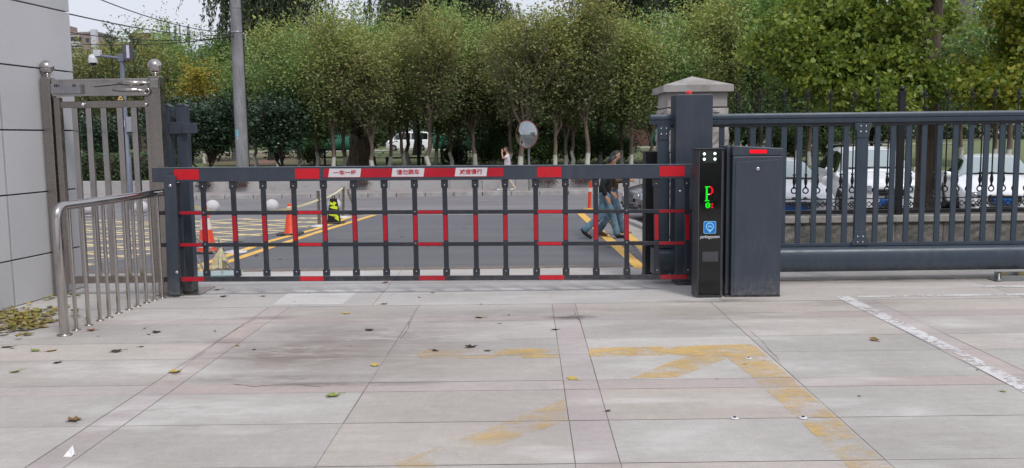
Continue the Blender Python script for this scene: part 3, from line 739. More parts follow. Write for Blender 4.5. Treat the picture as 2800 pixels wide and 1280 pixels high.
# ------------------------------------------------------------------ barrier cabinet
YC = 10.93
cb = thing('barrier_cabinet', 'slate grey barrier machine cabinet with glowing red lamp and small round lock', 'cabinet', (X(2065, 810, YC), YC, 0))
cx0, cx1 = X(2001, 610, YC), X(2137, 610, YC); ct = Z(2065, 404, YC)
sx0 = X(1980, 610, YC + .16)
cdep = .42
hood = Z(2065, 427, YC)
loc(MB().box(cx0, cx1, YC, YC + cdep, .02, hood), cb).build('body', SLATE, cb, bevel=.012)
loc(MB().prism([(cx0 - .004, hood + .003), (cx1 + .004, hood + .003), (cx1 + .004, Z(2065, 406, YC)), (cx0 + .01, ct + .03), (cx0 - .004, ct + .02)], YC - .004, YC + cdep), cb).build('hood', SLATE, cb, bevel=.012)
loc(MB().box(sx0, cx0 - .003, YC + .07, YC + cdep - .04, .02, Z(1990, 399, YC)), cb).build('side_housing', SLATE, cb, bevel=.012)
zd = [Z(2065, p, YC) for p in (436, 444, 806)]
loc(MB().prism([(cx0 + .035, zd[2]), (cx1 - .022, zd[2]), (cx1 - .022, zd[0]), (cx0 + .055, zd[1]), (cx0 + .035, zd[1] - .02)], YC - .007, YC - .001), cb).build('door_panel', SLATE, cb, bevel=.003)
loc(MB().tube([Q(2050, 414.5, YC - .006), Q(2051, 414.5, YC - .006), Q(2095, 414.5, YC - .006), Q(2096, 414.5, YC - .006)], [.012, .021, .021, .012], 12), cb).build('warning_lamp', emit('red_lamp', '#ff1a28', 1.0), cb)
loc(MB().lathe([(.020, 0), (.02, .006), (.012, .01)], (0, 0, 0), 16), cb)
lk = MB().lathe([(.024, -.004), (.024, .006), (.014, .010)], (0, 0, 0), 18); lk.v = [(v[0] + Q(2072, 462, YC).x, YC - .008 - v[2], v[1] + Q(2072, 462, YC).z) for v in lk.v]
loc(lk, cb).build('lock', SCREW, cb)
lk = MB().sphere((sx0 + .05, YC + .068, Z(1991, 549, YC)), .016, 10, 8, (1, .4, 1)); loc(lk, cb).build('side_lock', SLATE_D, cb)
loc(MB().box(sx0 - .004, cx1 + .006, YC + .01, YC + cdep + .01, 0, .02), cb).build('base', SLATE_D, cb)

# ------------------------------------------------------------------ sliding gate
YGt = 12.07
sl_ = thing('sliding_gate', 'blue slate metal sliding gate with vertical pickets and a thick round bottom tube', 'gate', (X(1815, 750, YGt), YGt, 0))
xe = 12.5
g0, g1 = X(1779, 320, YGt), xe
ztop = Z(2000, 311, YGt); 
def zl(px, py): return Z(px, py, YGt)
prof = [(.0, .0), (.11, .0), (.11, .05), (.098, .056), (.098, .062), (.11, .068), (.11, .10), (.096, .106), (.096, .112), (.085, .135), (.02, .135), (.005, .112), (.005, .106), (-.006, .10), (-.006, .068), (.006, .062), (.006, .056), (-.006, .05)]
vs = [(x, YGt - .02 + y, ztop - .135 + z) for x in (g0, g1) for y, z in prof]; n_ = len(prof)
b = MB().add(vs, [tuple(range(n_))[::-1], tuple(range(n_, 2 * n_))] + [(i, (i + 1) % n_, (i + 1) % n_ + n_, i + n_) for i in range(n_)])
loc(b, sl_).build('top_rail', GATEM, sl_, bevel=.002)
zr1 = zl(2000, 347); loc(MB().box(X(1795, 340, YGt), xe, YGt + .01, YGt + .07, zr1, ztop - .137), sl_).build('upper_frame_rail', SLATE_D, sl_, bevel=.003)
zb1_, zb0_ = zl(2400, 663), zl(2400, 672)
loc(MB().box(X(1795, 600, YGt), xe, YGt + .01, YGt + .07, zb0_, zb1_), sl_).build('lower_frame_rail', GATEM, sl_, bevel=.003)
zt1, zt0 = zl(2400, 673), zl(2400, 741)
zc_ = (zt1 + zt0) / 2; rt = (zt1 - zt0) / 2
vs = []; prof = []
for k_ in range(24):
    a = 2 * PI * k_ / 24; cxx, sxx = math.cos(a), math.sin(a)
    prof.append((.14 * abs(cxx) ** .6 * (1 if cxx > 0 else -1), rt * abs(sxx) ** .75 * (1 if sxx > 0 else -1)))
x00 = X(1790, 710, YGt)
vs = [(x, YGt + .04 + y, zc_ + z) for x in (x00, xe) for y, z in prof]
b = MB().add(vs, [(i, (i + 1) % 24, (i + 1) % 24 + 24, i + 24) for i in range(24)], True).add(vs[:24], [tuple(range(24))[::-1]]).add(vs[24:], [tuple(range(24))])
loc(b, sl_).build('bottom_tube', GATEM, sl_)
loc(MB().box(x00 - .03, x00 - .002, YGt - .11, YGt + .19, zt0 - .004, zt1 + .004), sl_).build('tube_end_cap', SLATE, sl_, bevel=.01)
wide = X(2356, 500, YGt)
st = thing_ = None
def stile(x, w, plates):
    o = loc(MB().box(x - w / 2, x + w / 2, YGt + .0, YGt + .065, zb1_, zr1), sl_).build('stile', GATEM, sl_, bevel=.004)
    for zz, s in ((zr1, 1), (zb1_, -1)):
        pl = [(x - .115, zz - .02 * s), (x - .085, zz - .075 * s), (x - .08, zz - .16 * s), (x + .08, zz - .16 * s), (x + .085, zz - .075 * s), (x + .115, zz - .02 * s), (x + .115, zz + .03 * s), (x - .115, zz + .03 * s)]
        if not plates and s == -1: continue
        q = loc(MB().prism(pl if plates else [(a_ * .8 + x * .2, b_) for a_, b_ in pl], YGt - .012, YGt - .001), sl_).build('bracket_plate', GATEM, o, bevel=.003)
        m_ = MB()
        for dx in (-.035, .035):
            for dz in (.03, .105): m_.sphere((x + dx, YGt - .013, zz - (dz - .02) * s), .011, 10, 6, (1, .5, 1))
        each(loc(m_, sl_), 'screw', SCREW, q)
stile(X(1814, 500, YGt), .15, False); stile(wide, .155, True)
pk = loc(MB().box(wide + .2095 - .036, wide + .2095 + .036, YGt + .02, YGt + .05, zb1_, zr1), sl_).build('picket', GATEM, sl_, bevel=.004)
for i in list(range(-11, 0)) + list(range(2, 25)):
    x = wide + .2095 * i
    if abs(i) < 1 or x > xe - .1 or x < X(1850, 500, YGt): continue
    o = pk.copy(); C.objects.link(o); o.location.x += .2095 * (i - 1)
    if False: pass
# wheel carriage near the right end
wc = thing('gate_wheel_carriage', 'small galvanised roller carriage under the sliding gate near the right edge', 'gate roller', G(2755, 768))
cg = G(2755, 768)
loc(MB().box(cg.x - .19, cg.x + .4, cg.y - .02, cg.y + .16, .0, .018), wc).build('base_plate', pm('galvanised_steel', '#8b8f90', .4, .8), wc, bevel=.003)
each(loc(MB().box(cg.x - .12, cg.x + .3, cg.y - .05, cg.y - .02, .0, .075).box(cg.x - .12, cg.x + .3, cg.y + .1, cg.y + .12, .018, .11), wc), 'side_plate', pm('galvanised_steel', '#8b8f90', .4, .8), wc, bevel=.003)
for dx in (-.04, .2):
    w_ = MB().lathe([(.045, -.02), (.045, -.008), (.034, -.004), (.034, .004), (.045, .008), (.045, .02)], (0, 0, 0), 18); w_.v = [(v[0] + cg.x + dx, v[2] + cg.y + .04, v[1] + .07) for v in w_.v]
    loc(w_, wc).build('roller', pm('brass_roller', '#8f7f62', .4, .7), wc)
loc(MB().lathe([(.035, 0), (.04, .03), (.02, .045), (.018, .10), (.008, .11)], (cg.x - .15, cg.y - .05, 0), 14), wc).build('anchor_bolt', pm('galvanised_steel', '#8b8f90', .4, .8), wc)

# ------------------------------------------------------------------ stone pier
YS = 13.75
pc = X(1910, 300, YS); hw = .535
sp = thing('stone_pier', 'square pale granite gate pier with rough lower faces and pyramid cap', 'pier', (pc, YS + .5, 0))
t = NT('pier_granite'); c = t.mix(t.mr(t.noise(2.2, 5), .35, .65), (.40, .375, .36), (.32, .295, .285)); c = t.mix(t.mr(t.noise(120, 3, .8), .45, .75, 0, .6), c, (.17, .15, .15))
c = t.mix(t.mr(t.noise(1.4, 6, .7, off=(3, 3, 3)), .5, .66, 0, .65), c, (.17, .15, .12))
PIER = t.done(t.bsdf(c, .85, bump=t.noise(35, 4), bs=.25)); 
def Zs(py): return Z(1910, py, YS)
zc0, zc1, zca = Zs(251), Zs(232), Zs(208)
h2 = hw
b = MB().box(pc - h2, pc + h2, YS, YS + 2 * h2, zc0, zc1)
b.add([(pc - h2, YS, zc1), (pc + h2, YS, zc1), (pc + h2, YS + 2 * h2, zc1), (pc - h2, YS + 2 * h2, zc1), (pc, YS + h2, zca + .03)], [(0, 1, 4), (1, 2, 4), (2, 3, 4), (3, 0, 4)])
loc(b, sp).build('cap', PIER, sp, bevel=.006)
loc(MB().box(pc - .455, pc + .455, YS + .08, YS + .99, Zs(292), zc0 - .002), sp).build('neck', PIER, sp, bevel=.006)
# rough rock faced blocks
random.seed(8); b = MB()
def rough(b, x0, x1, y0, y1, z0, z1, amp=.05, n=7):
    def grid(f):
        vs = [f(i / n, j / n, 0 if i in (0, n) or j in (0, n) else random.uniform(.2, 1) * amp) for j in range(n + 1) for i in range(n + 1)]
        b.add(vs, [(j * (n + 1) + i, j * (n + 1) + i + 1, (j + 1) * (n + 1) + i + 1, (j + 1) * (n + 1) + i) for j in range(n) for i in range(n)])
    grid(lambda u, v, d: (x0 + (x1 - x0) * u, y0 - d, z0 + (z1 - z0) * v)); grid(lambda u, v, d: (x1 + d, y0 + (y1 - y0) * u, z0 + (z1 - z0) * v))
    grid(lambda u, v, d: (x0 - d, y1 - (y1 - y0) * u, z0 + (z1 - z0) * v)); grid(lambda u, v, d: (x1 - (x1 - x0) * u, y1 + d, z0 + (z1 - z0) * v))
    b.add([(x0, y0, z1), (x1, y0, z1), (x1, y1, z1), (x0, y1, z1)], [(0, 1, 2, 3)])
zq = [0, .42, .86, 1.30, 1.74, 2.18, Zs(294)]
for i in range(6):
    hh = .47 if i == 5 else .475
    rough(b, pc - hh, pc - .01, YS + .06, YS + 1.0, zq[i] + .008, zq[i + 1] - .008); rough(b, pc + .01, pc + hh, YS + .06, YS + 1.0, zq[i] + .008, zq[i + 1] - .008)
loc(b, sp).build('rock_faced_shaft', PIER, sp, fix=True)

# ------------------------------------------------------------------ stone wall and ornamental iron fence on it
YW = 13.85
x0w, x1w = pc + .55, 13.5
zw = Z(2400, 590, YW)
t = NT('rubble_granite'); geo = t.n('NewGeometry').outputs['Random Per Island']
c = t.mix(geo, (.245, .225, .205), (.17, .16, .145)); c = t.mix(t.mr(t.noise(3, 6, .7), .4, .65), c, (.10, .098, .08)); c = t.mix(t.mr(t.noise(9, 6, .7, off=(2, 2, 2)), .55, .7, 0, .5), c, (.36, .34, .31))
RUB = t.done(t.bsdf(c, .9, bump=t.noise(18, 6, .7), bs=.7, bd=.04))
sw = thing('stone_wall', 'low rock faced granite wall with flat coping under the ornamental iron fence', 'wall', (x0w, YW, 0))
b = MB(); x = x0w; random.seed(5)
while x < x1w:
    w_ = random.choice((.75, .9, 1.05)); rough(b, x, x + w_ - .012, YW, YW + .3, 0, zw - .105, .035, 8); x += w_
loc(b, sw).build('rubble_course', RUB, sw)
b = MB(); x = x0w
while x < x1w: b.box(x, x + 1.19, YW - .05, YW + .36, zw - .10, zw); x += 1.2
t = NT('coping_granite'); c = t.mix(t.mr(t.noise(3, 6, .7), .4, .65), (.34, .325, .30), (.24, .225, .205)); t.done(t.bsdf(c, .85, bump=t.noise(60, 3), bs=.3))
loc(b, sw).build('coping', t.m, sw, bevel=.012)
fe = thing('iron_fence', 'black ornamental wrought iron fence with spear tops and ring frieze on the low stone wall', 'fence', (x0w, YW + .15, zw))
yf_ = YW + .15
def Zf(py): return Z(2400, py, yf_)
zrail = Zf(573); z2r = Zf(543); z3 = Zf(519); ztopr = Zf(318)
loc(MB().box(x0w, x1w, yf_ - .03, yf_ + .03, Zf(584), zrail), fe).build('bottom_rail', BLACKM, fe, bevel=.003)
loc(MB().box(x0w, x1w, yf_ - .012, yf_ + .012, z2r - .008, z2r + .008), fe).build('frieze_rail', BLACKM, fe)
loc(MB().box(x0w, x1w, yf_ - .02, yf_ + .02, ztopr - .03, ztopr), fe).build('top_rail', BLACKM, fe)
sp_ = .1815
def picket(x, spear):
    b = MB(); z0 = z2r - .0; zr_ = z3
    b.ring((x, yf_, zr_), .042, .011, 16, 6)
    b.lathe([(.006, 0), (.024, .01), (.012, .03), (.020, .06), (.028, .10), (.022, .15), (.014, .19), (.026, .205), (.026, .215), (.012, .225)], (x, yf_, zr_ + .04), 10)
    b.lathe([(.030, -.012), (.034, 0), (.022, .02), (.008, .03)], (x, yf_, z2r + .01), 10)
    top = Zf(275) if spear else ztopr - .03
    b.tube([(x, yf_, zr_ + .25), (x, yf_, top)], .0115, 8)
    if spear:
        b.lathe([(.008, 0), (.020, .01), (.010, .03), (.012, .05), (.034, .085), (.020, .14), (.0, .21)], (x, yf_, Zf(275)), 8, (1, .4))
        for s in (-1, 1):
            b.tube([(x, yf_, Zf(275) + .03), (x + s * .03, yf_, Zf(275) + .035), (x + s * .052, yf_, Zf(275) + .07), (x + s * .038, yf_, Zf(275) + .09)], [.009, .009, .008, .004], 6)
    return loc(b, fe).build('spear_picket' if spear else 'picket', BLACKM, fe, fix=False)
def rosette(x):
    b = MB(); zc = (zrail + z2r) / 2
    for sx, sz in ((-1, 0), (1, 0), (0, 1), (0, -1)): b.ring((x + sx * .026, yf_, zc + sz * .026), .022, .009, 10, 5)
    b.tube([(x - .09, yf_, zc + .04), (x - .05, yf_, zc), (x - .09, yf_, zc - .04)], .008, 5).tube([(x + .09, yf_, zc + .04), (x + .05, yf_, zc), (x + .09, yf_, zc - .04)], .008, 5)
    return loc(b, fe).build('rosette', BLACKM, fe, fix=False)
pa, pb, ro = picket(x0w + .1, True), picket(x0w + .1 + sp_, False), rosette(x0w + .1)
i = 1; xx = x0w + .1 + 2 * sp_
posts = [X(2461, 420, yf_), X(2461, 420, yf_) + 3.2]
n = int((x1w - x0w) / sp_)
for i in range(1, n):
    x = x0w + .1 + i * sp_
    if all(abs(x - q) > .07 for q in posts):
        if i > 1:
            src = pa if i % 2 == 0 else pb
            o = src.copy(); C.objects.link(o); o.location.x += (i if i % 2 == 0 else i - 1) * sp_
        o = ro.copy(); C.objects.link(o); o.location.x += i * sp_
for q in posts:
    o = loc(MB().box(q - .047, q + .047, yf_ - .047, yf_ + .047, zw, Zf(252)), fe).build('post', BLACKM, fe, bevel=.004)
    loc(MB().box(q - .055, q + .055, yf_ - .055, yf_ + .055, Zf(256), Zf(250)).sphere((q, yf_, Zf(243)), .045, 12, 8), fe).build('post_cap', BLACKM, o)

# ------------------------------------------------------------------ vegetation
def bark(name, ca, cb, band=None):
    t = NT(name); n1 = t.noise(9, 5, .7, (1, 1, .18)); c = t.mix(t.mr(n1, .35, .65), lin(ca), lin(cb))
    if band:
        sx = t.n('SeparateXYZ'); t.l(t.co, sx.inputs[0])
        f = t.math('MULTIPLY', t.mr(sx.outputs[2], band, band + .06, 1, 0), t.mr(t.noise(7, 5, .7), .34, .42))
        c = t.mix(f, c, (.50, .49, .46))
    return t.done(t.bsdf(c, .9, bump=n1, bs=.8, bd=.03))
BARK = bark('grey_brown_bark', '#7a6c62', '#544841', .72)
BARKD = bark('dark_bark', '#3a322d', '#26211f')
BARKG = bark('furrowed_bark', '#6f6254', '#3b332c')
WIL = bark('willow_bark', '#38332f', '#26231f')

def rot_frames(n, rng, up=.35):
    """random orthonormal frames, leaf face turned partly upwards"""
    nz_ = rng.normal(size=(n, 3)); nz_[:, 2] = np.abs(nz_[:, 2]) + up; nz_ /= np.linalg.norm(nz_, axis=1)[:, None]
    a = rng.normal(size=(n, 3)); a -= nz_ * (a * nz_).sum(1)[:, None]; a /= np.linalg.norm(a, axis=1)[:, None]
    return a, np.cross(nz_, a), nz_
LEAF = np.array([[0, 0, 0], [.28, .42, .06], [0, 1, -.05], [-.28, .42, .06]]) - [0, .5, 0]
FAN = np.array([[0, 0, 0], [.52, .55, .05], [.30, .92, 0], [.03, .80, -.03], [-.30, .92, 0], [-.52, .55, .05]]) - [0, .5, 0]
def leaf_mesh(name, pts, size, mat, rng, shape=LEAF, hang=None, up=.35):
    n = len(pts); k = len(shape)
    if hang is None: a, b, c = rot_frames(n, rng, up)
    else:
        b = hang / np.linalg.norm(hang, axis=1)[:, None]; a = rng.normal(size=(n, 3)); a -= b * (a * b).sum(1)[:, None]; a /= np.linalg.norm(a, axis=1)[:, None]; c = np.cross(a, b)
    s = (size * rng.uniform(.6, 1.35, n))[:, None]
    V = np.empty((n, k, 3))
    for i, (x, y, z) in enumerate(shape): V[:, i] = pts + s * (a * x + b * y + c * z)
    me = bpy.data.meshes.new(name); me.vertices.add(n * k); me.vertices.foreach_set('co', V.ravel())
    me.loops.add(n * k); me.loops.foreach_set('vertex_index', np.arange(n * k)); me.polygons.add(n)
    me.polygons.foreach_set('loop_start', np.arange(0, n * k, k)); me.polygons.foreach_set('loop_total', np.full(n, k))
    me.update(calc_edges=True); me.materials.append(mat); return me

def tree_meshes(seed, H, lo, R, nleaf, lsize, lmat, wmat, r0=.11, fork=None, limbs=6, twig_n=9, erect=1.0, lean=0.0, shape=LEAF, flat=1.0, clump=.22, wood_vis=1.0, stems=1):
    """trunk with limbs and twigs, leaves clustered round the twig ends. crown: z lo..H, radius R"""
    rng = np.random.default_rng(seed); b = MB(); fork = fork or lo + .3; tips = []
    for st in range(stems):
        off = np.array([rng.uniform(-.12, .12), rng.uniform(-.12, .12), 0]) * (stems > 1)
        out = np.array([rng.uniform(-1, 1), rng.uniform(-1, 1), 0]) * .5 * R * (stems > 1)
        tp = [np.array([lean * z * .35, 0, z]) + off + out * (z / fork) + np.array([rng.normal(0, .035), rng.normal(0, .035), 0]) * (z > 0) for z in np.linspace(0, fork, 6)]
        tr = [r0 * (1.25 if i == 0 else 1 - .07 * i) / (1 if stems == 1 else 1.7) for i in range(6)]
        b.tube([tuple(p) for p in tp], tr, 9)
        top = tp[-1]
        for l in range(limbs):
            th = 2 * PI * (l + rng.uniform(-.3, .3)) / limbs
            zz = lo + (H - lo) * rng.uniform(.55, .98); q = ((zz - lo) / (H - lo))
            rr_ = R * rng.uniform(.35, .85) * math.sqrt(max(.1, 1 - (q * 1.5 - .75) ** 2)) * flat
            tgt = np.array([top[0] * (1 if stems == 1 else .6) + rr_ * math.cos(th), top[1] * .8 + rr_ * math.sin(th), zz])
            s0 = tp[-1] if rng.random() < .6 else tp[-2]
            n_ = 7; P = []
            for i in range(n_):
                f = i / (n_ - 1); g_ = f ** (1.5 * erect)
                P.append(np.array([s0[0] + (tgt[0] - s0[0]) * (f * .5 + g_ * .5), s0[1] + (tgt[1] - s0[1]) * (f * .5 + g_ * .5), s0[2] + (tgt[2] - s0[2]) * f]) + rng.normal(0, .05 * R / 2, 3) * (0 < i))
            rl = r0 * .52
            b.tube([tuple(p) for p in P], [rl * (1 - .82 * i / (n_ - 1)) + .006 for i in range(n_)], 6, False)
            for t_ in range(3 if erect >= 1.1 else 0):
                s1 = P[-1 - (t_ % 2)]; e1 = s1 + np.array([rng.normal(0, .22), rng.normal(0, .22), rng.uniform(.35, 1.05)]); b.tube([tuple(s1), tuple(e1)], [.010, .003], 4, False)
                tips += [s1 + (e1 - s1) * q_ for q_ in (.35, .6, .8, 1)]
            for t_ in range(twig_n):
                f = rng.uniform(.12, 1); i = min(int(f * (n_ - 1)), n_ - 2); base = P[i] + (P[i + 1] - P[i]) * (f * (n_ - 1) - i)
                az = rng.uniform(0, 2 * PI); ln = R * rng.uniform(.35, .75) * (1.1 - .45 * f)
                d = np.array([math.cos(az), math.sin(az), rng.uniform(.1, 1.5) * erect]); d /= np.linalg.norm(d)
                e1 = base + d * ln * .5 + rng.normal(0, .06, 3); e2 = base + d * ln + np.array([0, 0, ln * .12]) + rng.normal(0, .08, 3)
                if e2[2] < lo: e2[2] = lo + rng.uniform(0, .5)
                b.tube([tuple(base), tuple(e1), tuple(e2)], [.016, .010, .004], 4, False)
                tips += [e1, e2, e2 * .5 + e1 * .5]
                for _ in range(2):
                    e3 = e1 + (e2 - e1) * rng.random() + rng.normal(0, .22 * R / 2, 3) + np.array([0, 0, .15 * erect]); b.tube([tuple(e1), tuple(e3)], [.008, .003], 3, False); tips.append(e3)
    tips = np.array(tips)
    idx = rng.integers(0, len(tips), nleaf)
    pts = tips[idx] + rng.normal(0, 1, (nleaf, 3)) * clump * rng.uniform(.4, 1.6, (nleaf, 1))
    pts[:, 2] = np.maximum(pts[:, 2], lo - .25)
    wm = b.mesh('trunk', wmat)
    lm = leaf_mesh('crown', pts, lsize, lmat, rng, shape)
    return wm, lm
def tree(name, label, cat, wm, lm, loc_, rz, sc, group=None, szz=None):
    o = thing(name, label, cat, loc_, rz, group); o.scale = (sc, sc, szz or sc)
    link('trunk', wm, o); link('crown', lm, o)
    if name == 'park_tree': o.rotation_euler = (random.uniform(-.05, .05), random.uniform(-.06, .06), rz)
    return o

OL = leafmat('olive_leaf', ['#525f38', '#5d6a3f', '#6e784a', '#4c5e36', '#665f48', '#7f885a', '#5a6e3e'], ['#7f8c4c', '#8d9650', '#74864c', '#9aa35c', '#a39c58', '#6a7f4a'], (2.8, 6.0), gain=1.2)
GRN = leafmat('green_leaf', ['#4a6438', '#567242', '#5e7844', '#6c7e50', '#4a5a3c'], ['#748e50', '#829a56', '#668448', '#8ea462', '#98a55a'], (2.4, 6.0), gain=1.15)
BRN = leafmat('brownish_leaf', ['#5a5a40', '#646246', '#4f5f3a', '#6a654c', '#566a3c', '#7a7e5a'], ['#7a854c', '#868f50', '#969156', '#6f7c44', '#9c8a56'], (3.2, 6.2), gain=1.25)
DRK = leafmat('dark_glossy_leaf', ['#233326', '#2d402f', '#374a38', '#1e2d21', '#465846'], trans=.12, rough=.33, gain=1.6)
SHR = leafmat('shade_shrub_leaf', ['#2c3a26', '#37462e', '#425334', '#28331f', '#4a5a3a'], trans=.2, gain=1.9)
YEL = leafmat('yellow_leaf', ['#b5a048', '#bfa94c', '#9c9a48', '#889448', '#c8b04c', '#778c44'], trans=.4)
WLF = leafmat('willow_leaf', ['#414c38', '#4b573e', '#38432f', '#55613f', '#3e4638'], trans=.25, gain=1.3)
FAR = leafmat('far_leaf', ['#46583f', '#506248', '#5a6c4c', '#3e5040', '#66754c'], trans=.25, gain=1.3)
GIN = leafmat('ginkgo_leaf', ['#586a2a', '#62742d', '#4e5f28', '#6f7e32', '#828a35', '#485a28', '#697b2d'], trans=.42, rough=.45, gain=1.5)
GINY = leafmat('yellowing_ginkgo_leaf', ['#66762e', '#788030', '#938e30', '#5f712c', '#566a2a'], trans=.42, rough=.45, gain=1.35)
SAP = leafmat('fresh_leaf', ['#6f8f48', '#7c9a50', '#8aa85c', '#5f8240', '#9db36a'], trans=.35, gain=1.15)

TM = {}
TM['olive'] = tree_meshes(1, 6.2, 1.9, 2.3, 13500, .135, OL, BARK, .105, 1.9, 8, 12, 1.4, 0, clump=.3)
TM['olive2'] = tree_meshes(2, 5.9, 1.7, 2.4, 13500, .13, OL, BARK, .10, 1.8, 9, 12, 1.4, .1, clump=.3)
TM['brown'] = tree_meshes(3, 6.4, 1.9, 2.2, 11000, .125, BRN, BARK, .11, 1.8, 8, 13, 1.8, -.1)
TM['brown2'] = tree_meshes(4, 6.0, 1.8, 2.5, 11500, .125, BRN, BARK, .12, 1.9, 8, 13, 1.6, 0)
TM['green'] = tree_meshes(5, 6.4, 1.6, 2.5, 14000, .14, GRN, BARK, .10, 1.7, 9, 11, 1.1, 0, clump=.32)
TM['round'] = tree_meshes(6, 4.6, 1.35, 1.9, 9500, .20, DRK, BARKD, .12, 1.1, 6, 11, .8, 0, flat=1.1, clump=.26, stems=3)
TM['shrub'] = tree_meshes(7, 3.6, .35, 1.8, 6000, .20, SHR, BARKD, .08, .6, 7, 10, .9, 0, clump=.28, stems=2)
TM['yellow'] = tree_meshes(8, 5.6, 1.9, 1.8, 6500, .16, YEL, BARK, .09, 1.8, 7, 10, 1.2, 0)
TM['far'] = tree_meshes(9, 13, 2.0, 4.5, 9000, .42, FAR, BARKD, .25, 4, 8, 10, 1.1, 0, clump=.6)
TM['farlow'] = tree_meshes(12, 12, .6, 6.0, 9000, .5, SHR, BARKD, .25, 2, 9, 11, .8, 0, clump=.7)
TM['bush'] = tree_meshes(14, 1.25, .05, .95, 2600, .13, GRN, BARKD, .03, .2, 7, 8, .9, 0, clump=.18, stems=2)
TM['leafy'] = tree_meshes(10, 6.6, 2.0, 2.3, 11000, .14, SAP, BARK, .11, 2.4, 8, 10, 1.2, 0)

def willow_mesh(seed, H, R, n_str, narrow=1.0):
    rng = np.random.default_rng(seed); b = MB(); top = H * .42
    tp = [(rng.normal(0, .08), rng.normal(0, .08), z) for z in np.linspace(0, top, 6)]; b.tube(tp, [.42, .36, .33, .3, .28, .24], 9)
    pts, dirs = [], []
    for l in range(11):
        th = 2 * PI * (l + rng.uniform(-.3, .3)) / 11; rr_ = R * rng.uniform(.3, .95); zz = H * rng.uniform(.72, 1)
        P = [np.array([tp[-1][0] + rr_ * math.cos(th) * f ** .8, tp[-1][1] + rr_ * math.sin(th) * f ** .8, top + (zz - top) * (1 - (1 - f) ** 1.6)]) + rng.normal(0, .12, 3) * (f > 0) for f in np.linspace(0, 1, 8)]
        b.tube([tuple(p) for p in P], [.19 * (1 - .85 * i / 7) + .02 for i in range(8)], 6, False)
        for s in range(n_str // 11):
            f = rng.uniform(.25, 1); i = min(int(f * 7), 6); p = P[i] + (P[i + 1] - P[i]) * (f * 7 - i) ; p = p + np.append(rng.normal(0, R * .16, 2), rng.normal(0, .3))
            L_ = rng.uniform(1.4, 4.2); sway = rng.normal(0, .13, 2); k = 5; seg = []
            for q in np.linspace(0, 1, k): seg.append(p + np.array([sway[0] * L_ * q + .25 * q * math.cos(th), sway[1] * L_ * q + .25 * q * math.sin(th), .2 * math.sin(q * 2.4) - L_ * q]))
            b.tube([tuple(v) for v in seg], .009, 3, False)
            m = int(L_ * 13); qs = rng.random(m); ii = np.minimum((qs * (k - 1)).astype(int), k - 2); sg = np.array(seg)
            base = sg[ii] + (sg[ii + 1] - sg[ii]) * (qs * (k - 1) - ii)[:, None]
            pts.append(base + rng.normal(0, .07, (m, 3))); dirs.append(np.column_stack([rng.normal(0, .45, m), rng.normal(0, .45, m), -np.ones(m)]))
    pts = np.concatenate(pts); dirs = np.concatenate(dirs)
    WL = LEAF * [.55, 1, 1]
    return b.mesh('trunk', WIL), leaf_mesh('crown', pts, .30, WLF, rng, WL, dirs)
TM['willow'] = willow_mesh(21, 15, 4.6, 640)
TM['willow2'] = willow_mesh(22, 17, 5.0, 700)

def at(px, d): return (Q(px, 450, d).x, d, gz(d) - .03)
random.seed(31)
row = [  # kind, pixel x of the trunk foot, distance, scale, label
 ('green', 820, 40, .92, 'leaning park tree with a cut off limb right of the tall utility pole'),
 ('olive', 913, 38, 1.0, 'slim park tree with whitewashed foot in front of the black bench frame'),
 ('brown', 938, 41, .98, 'reddish twigged park tree just right of the black bench frame'),
 ('brown2', 1019, 38, .98, 'slender pale trunk park tree right beside the gnarled old stump'),
 ('olive2', 1066, 41, 1.0, 'thin park tree standing in front of the nose of the parked white van'),
 ('brown', 1172, 39, 1.02, 'park tree with reddish trunk and white foot just right of the white van'),
 ('olive', 1192, 46, 1.06, 'dark trunk park tree between the white van and the clipped box hedge'),
 ('brown2', 1422, 37, 1.0, 'whitewashed park tree directly behind the left rim of the convex traffic mirror'),
 ('olive', 1516, 38, 1.0, 'forked park tree, first to the right of the convex traffic mirror'),
 ('olive2', 1549, 40, .98, 'thin park tree, second to the right of the convex traffic mirror'),
 ('brown', 1612, 38, 1.02, 'slender park tree rising just left of the two walking men'),
 ('olive', 1727, 39, .98, 'park tree on the lit lawn between the walking men and the stone pier'),
 ('green', 1780, 42, 1.0, 'park tree partly hidden by the left edge of the stone pier'),
 ('green', 2178, 40, 1.02, 'park tree with a white foot seen through the sliding gate beside the cabinet'),
 ('leafy', 2212, 42, .95, 'pale leaved park tree rising behind the first parked white car'),
 ('green', 2322, 44, 1.05, 'park tree rising behind the white car with roof rails'),
 ('green', 2556, 38, .95, 'pale trunk park tree just right of the nearest big ginkgo trunk'),
 ('leafy', 2625, 46, 1.0, 'park tree behind the roof of the white saloon car'),
 ('olive', 2718, 42, 1.05, 'brown trunk park tree seen through the gate right of the white saloon roof'),
 ('leafy', 2752, 38, 1.12, 'large pale leaved park tree at the right edge of the lawn')]
for k, px, d, s, lb_ in row:
    o = tree('park_tree', lb_, 'tree', *TM[k], at(px, d), random.uniform(0, 6.3), s * random.uniform(.95, 1.06), 'young trees in the park row', s * random.uniform(.84, 1.06))
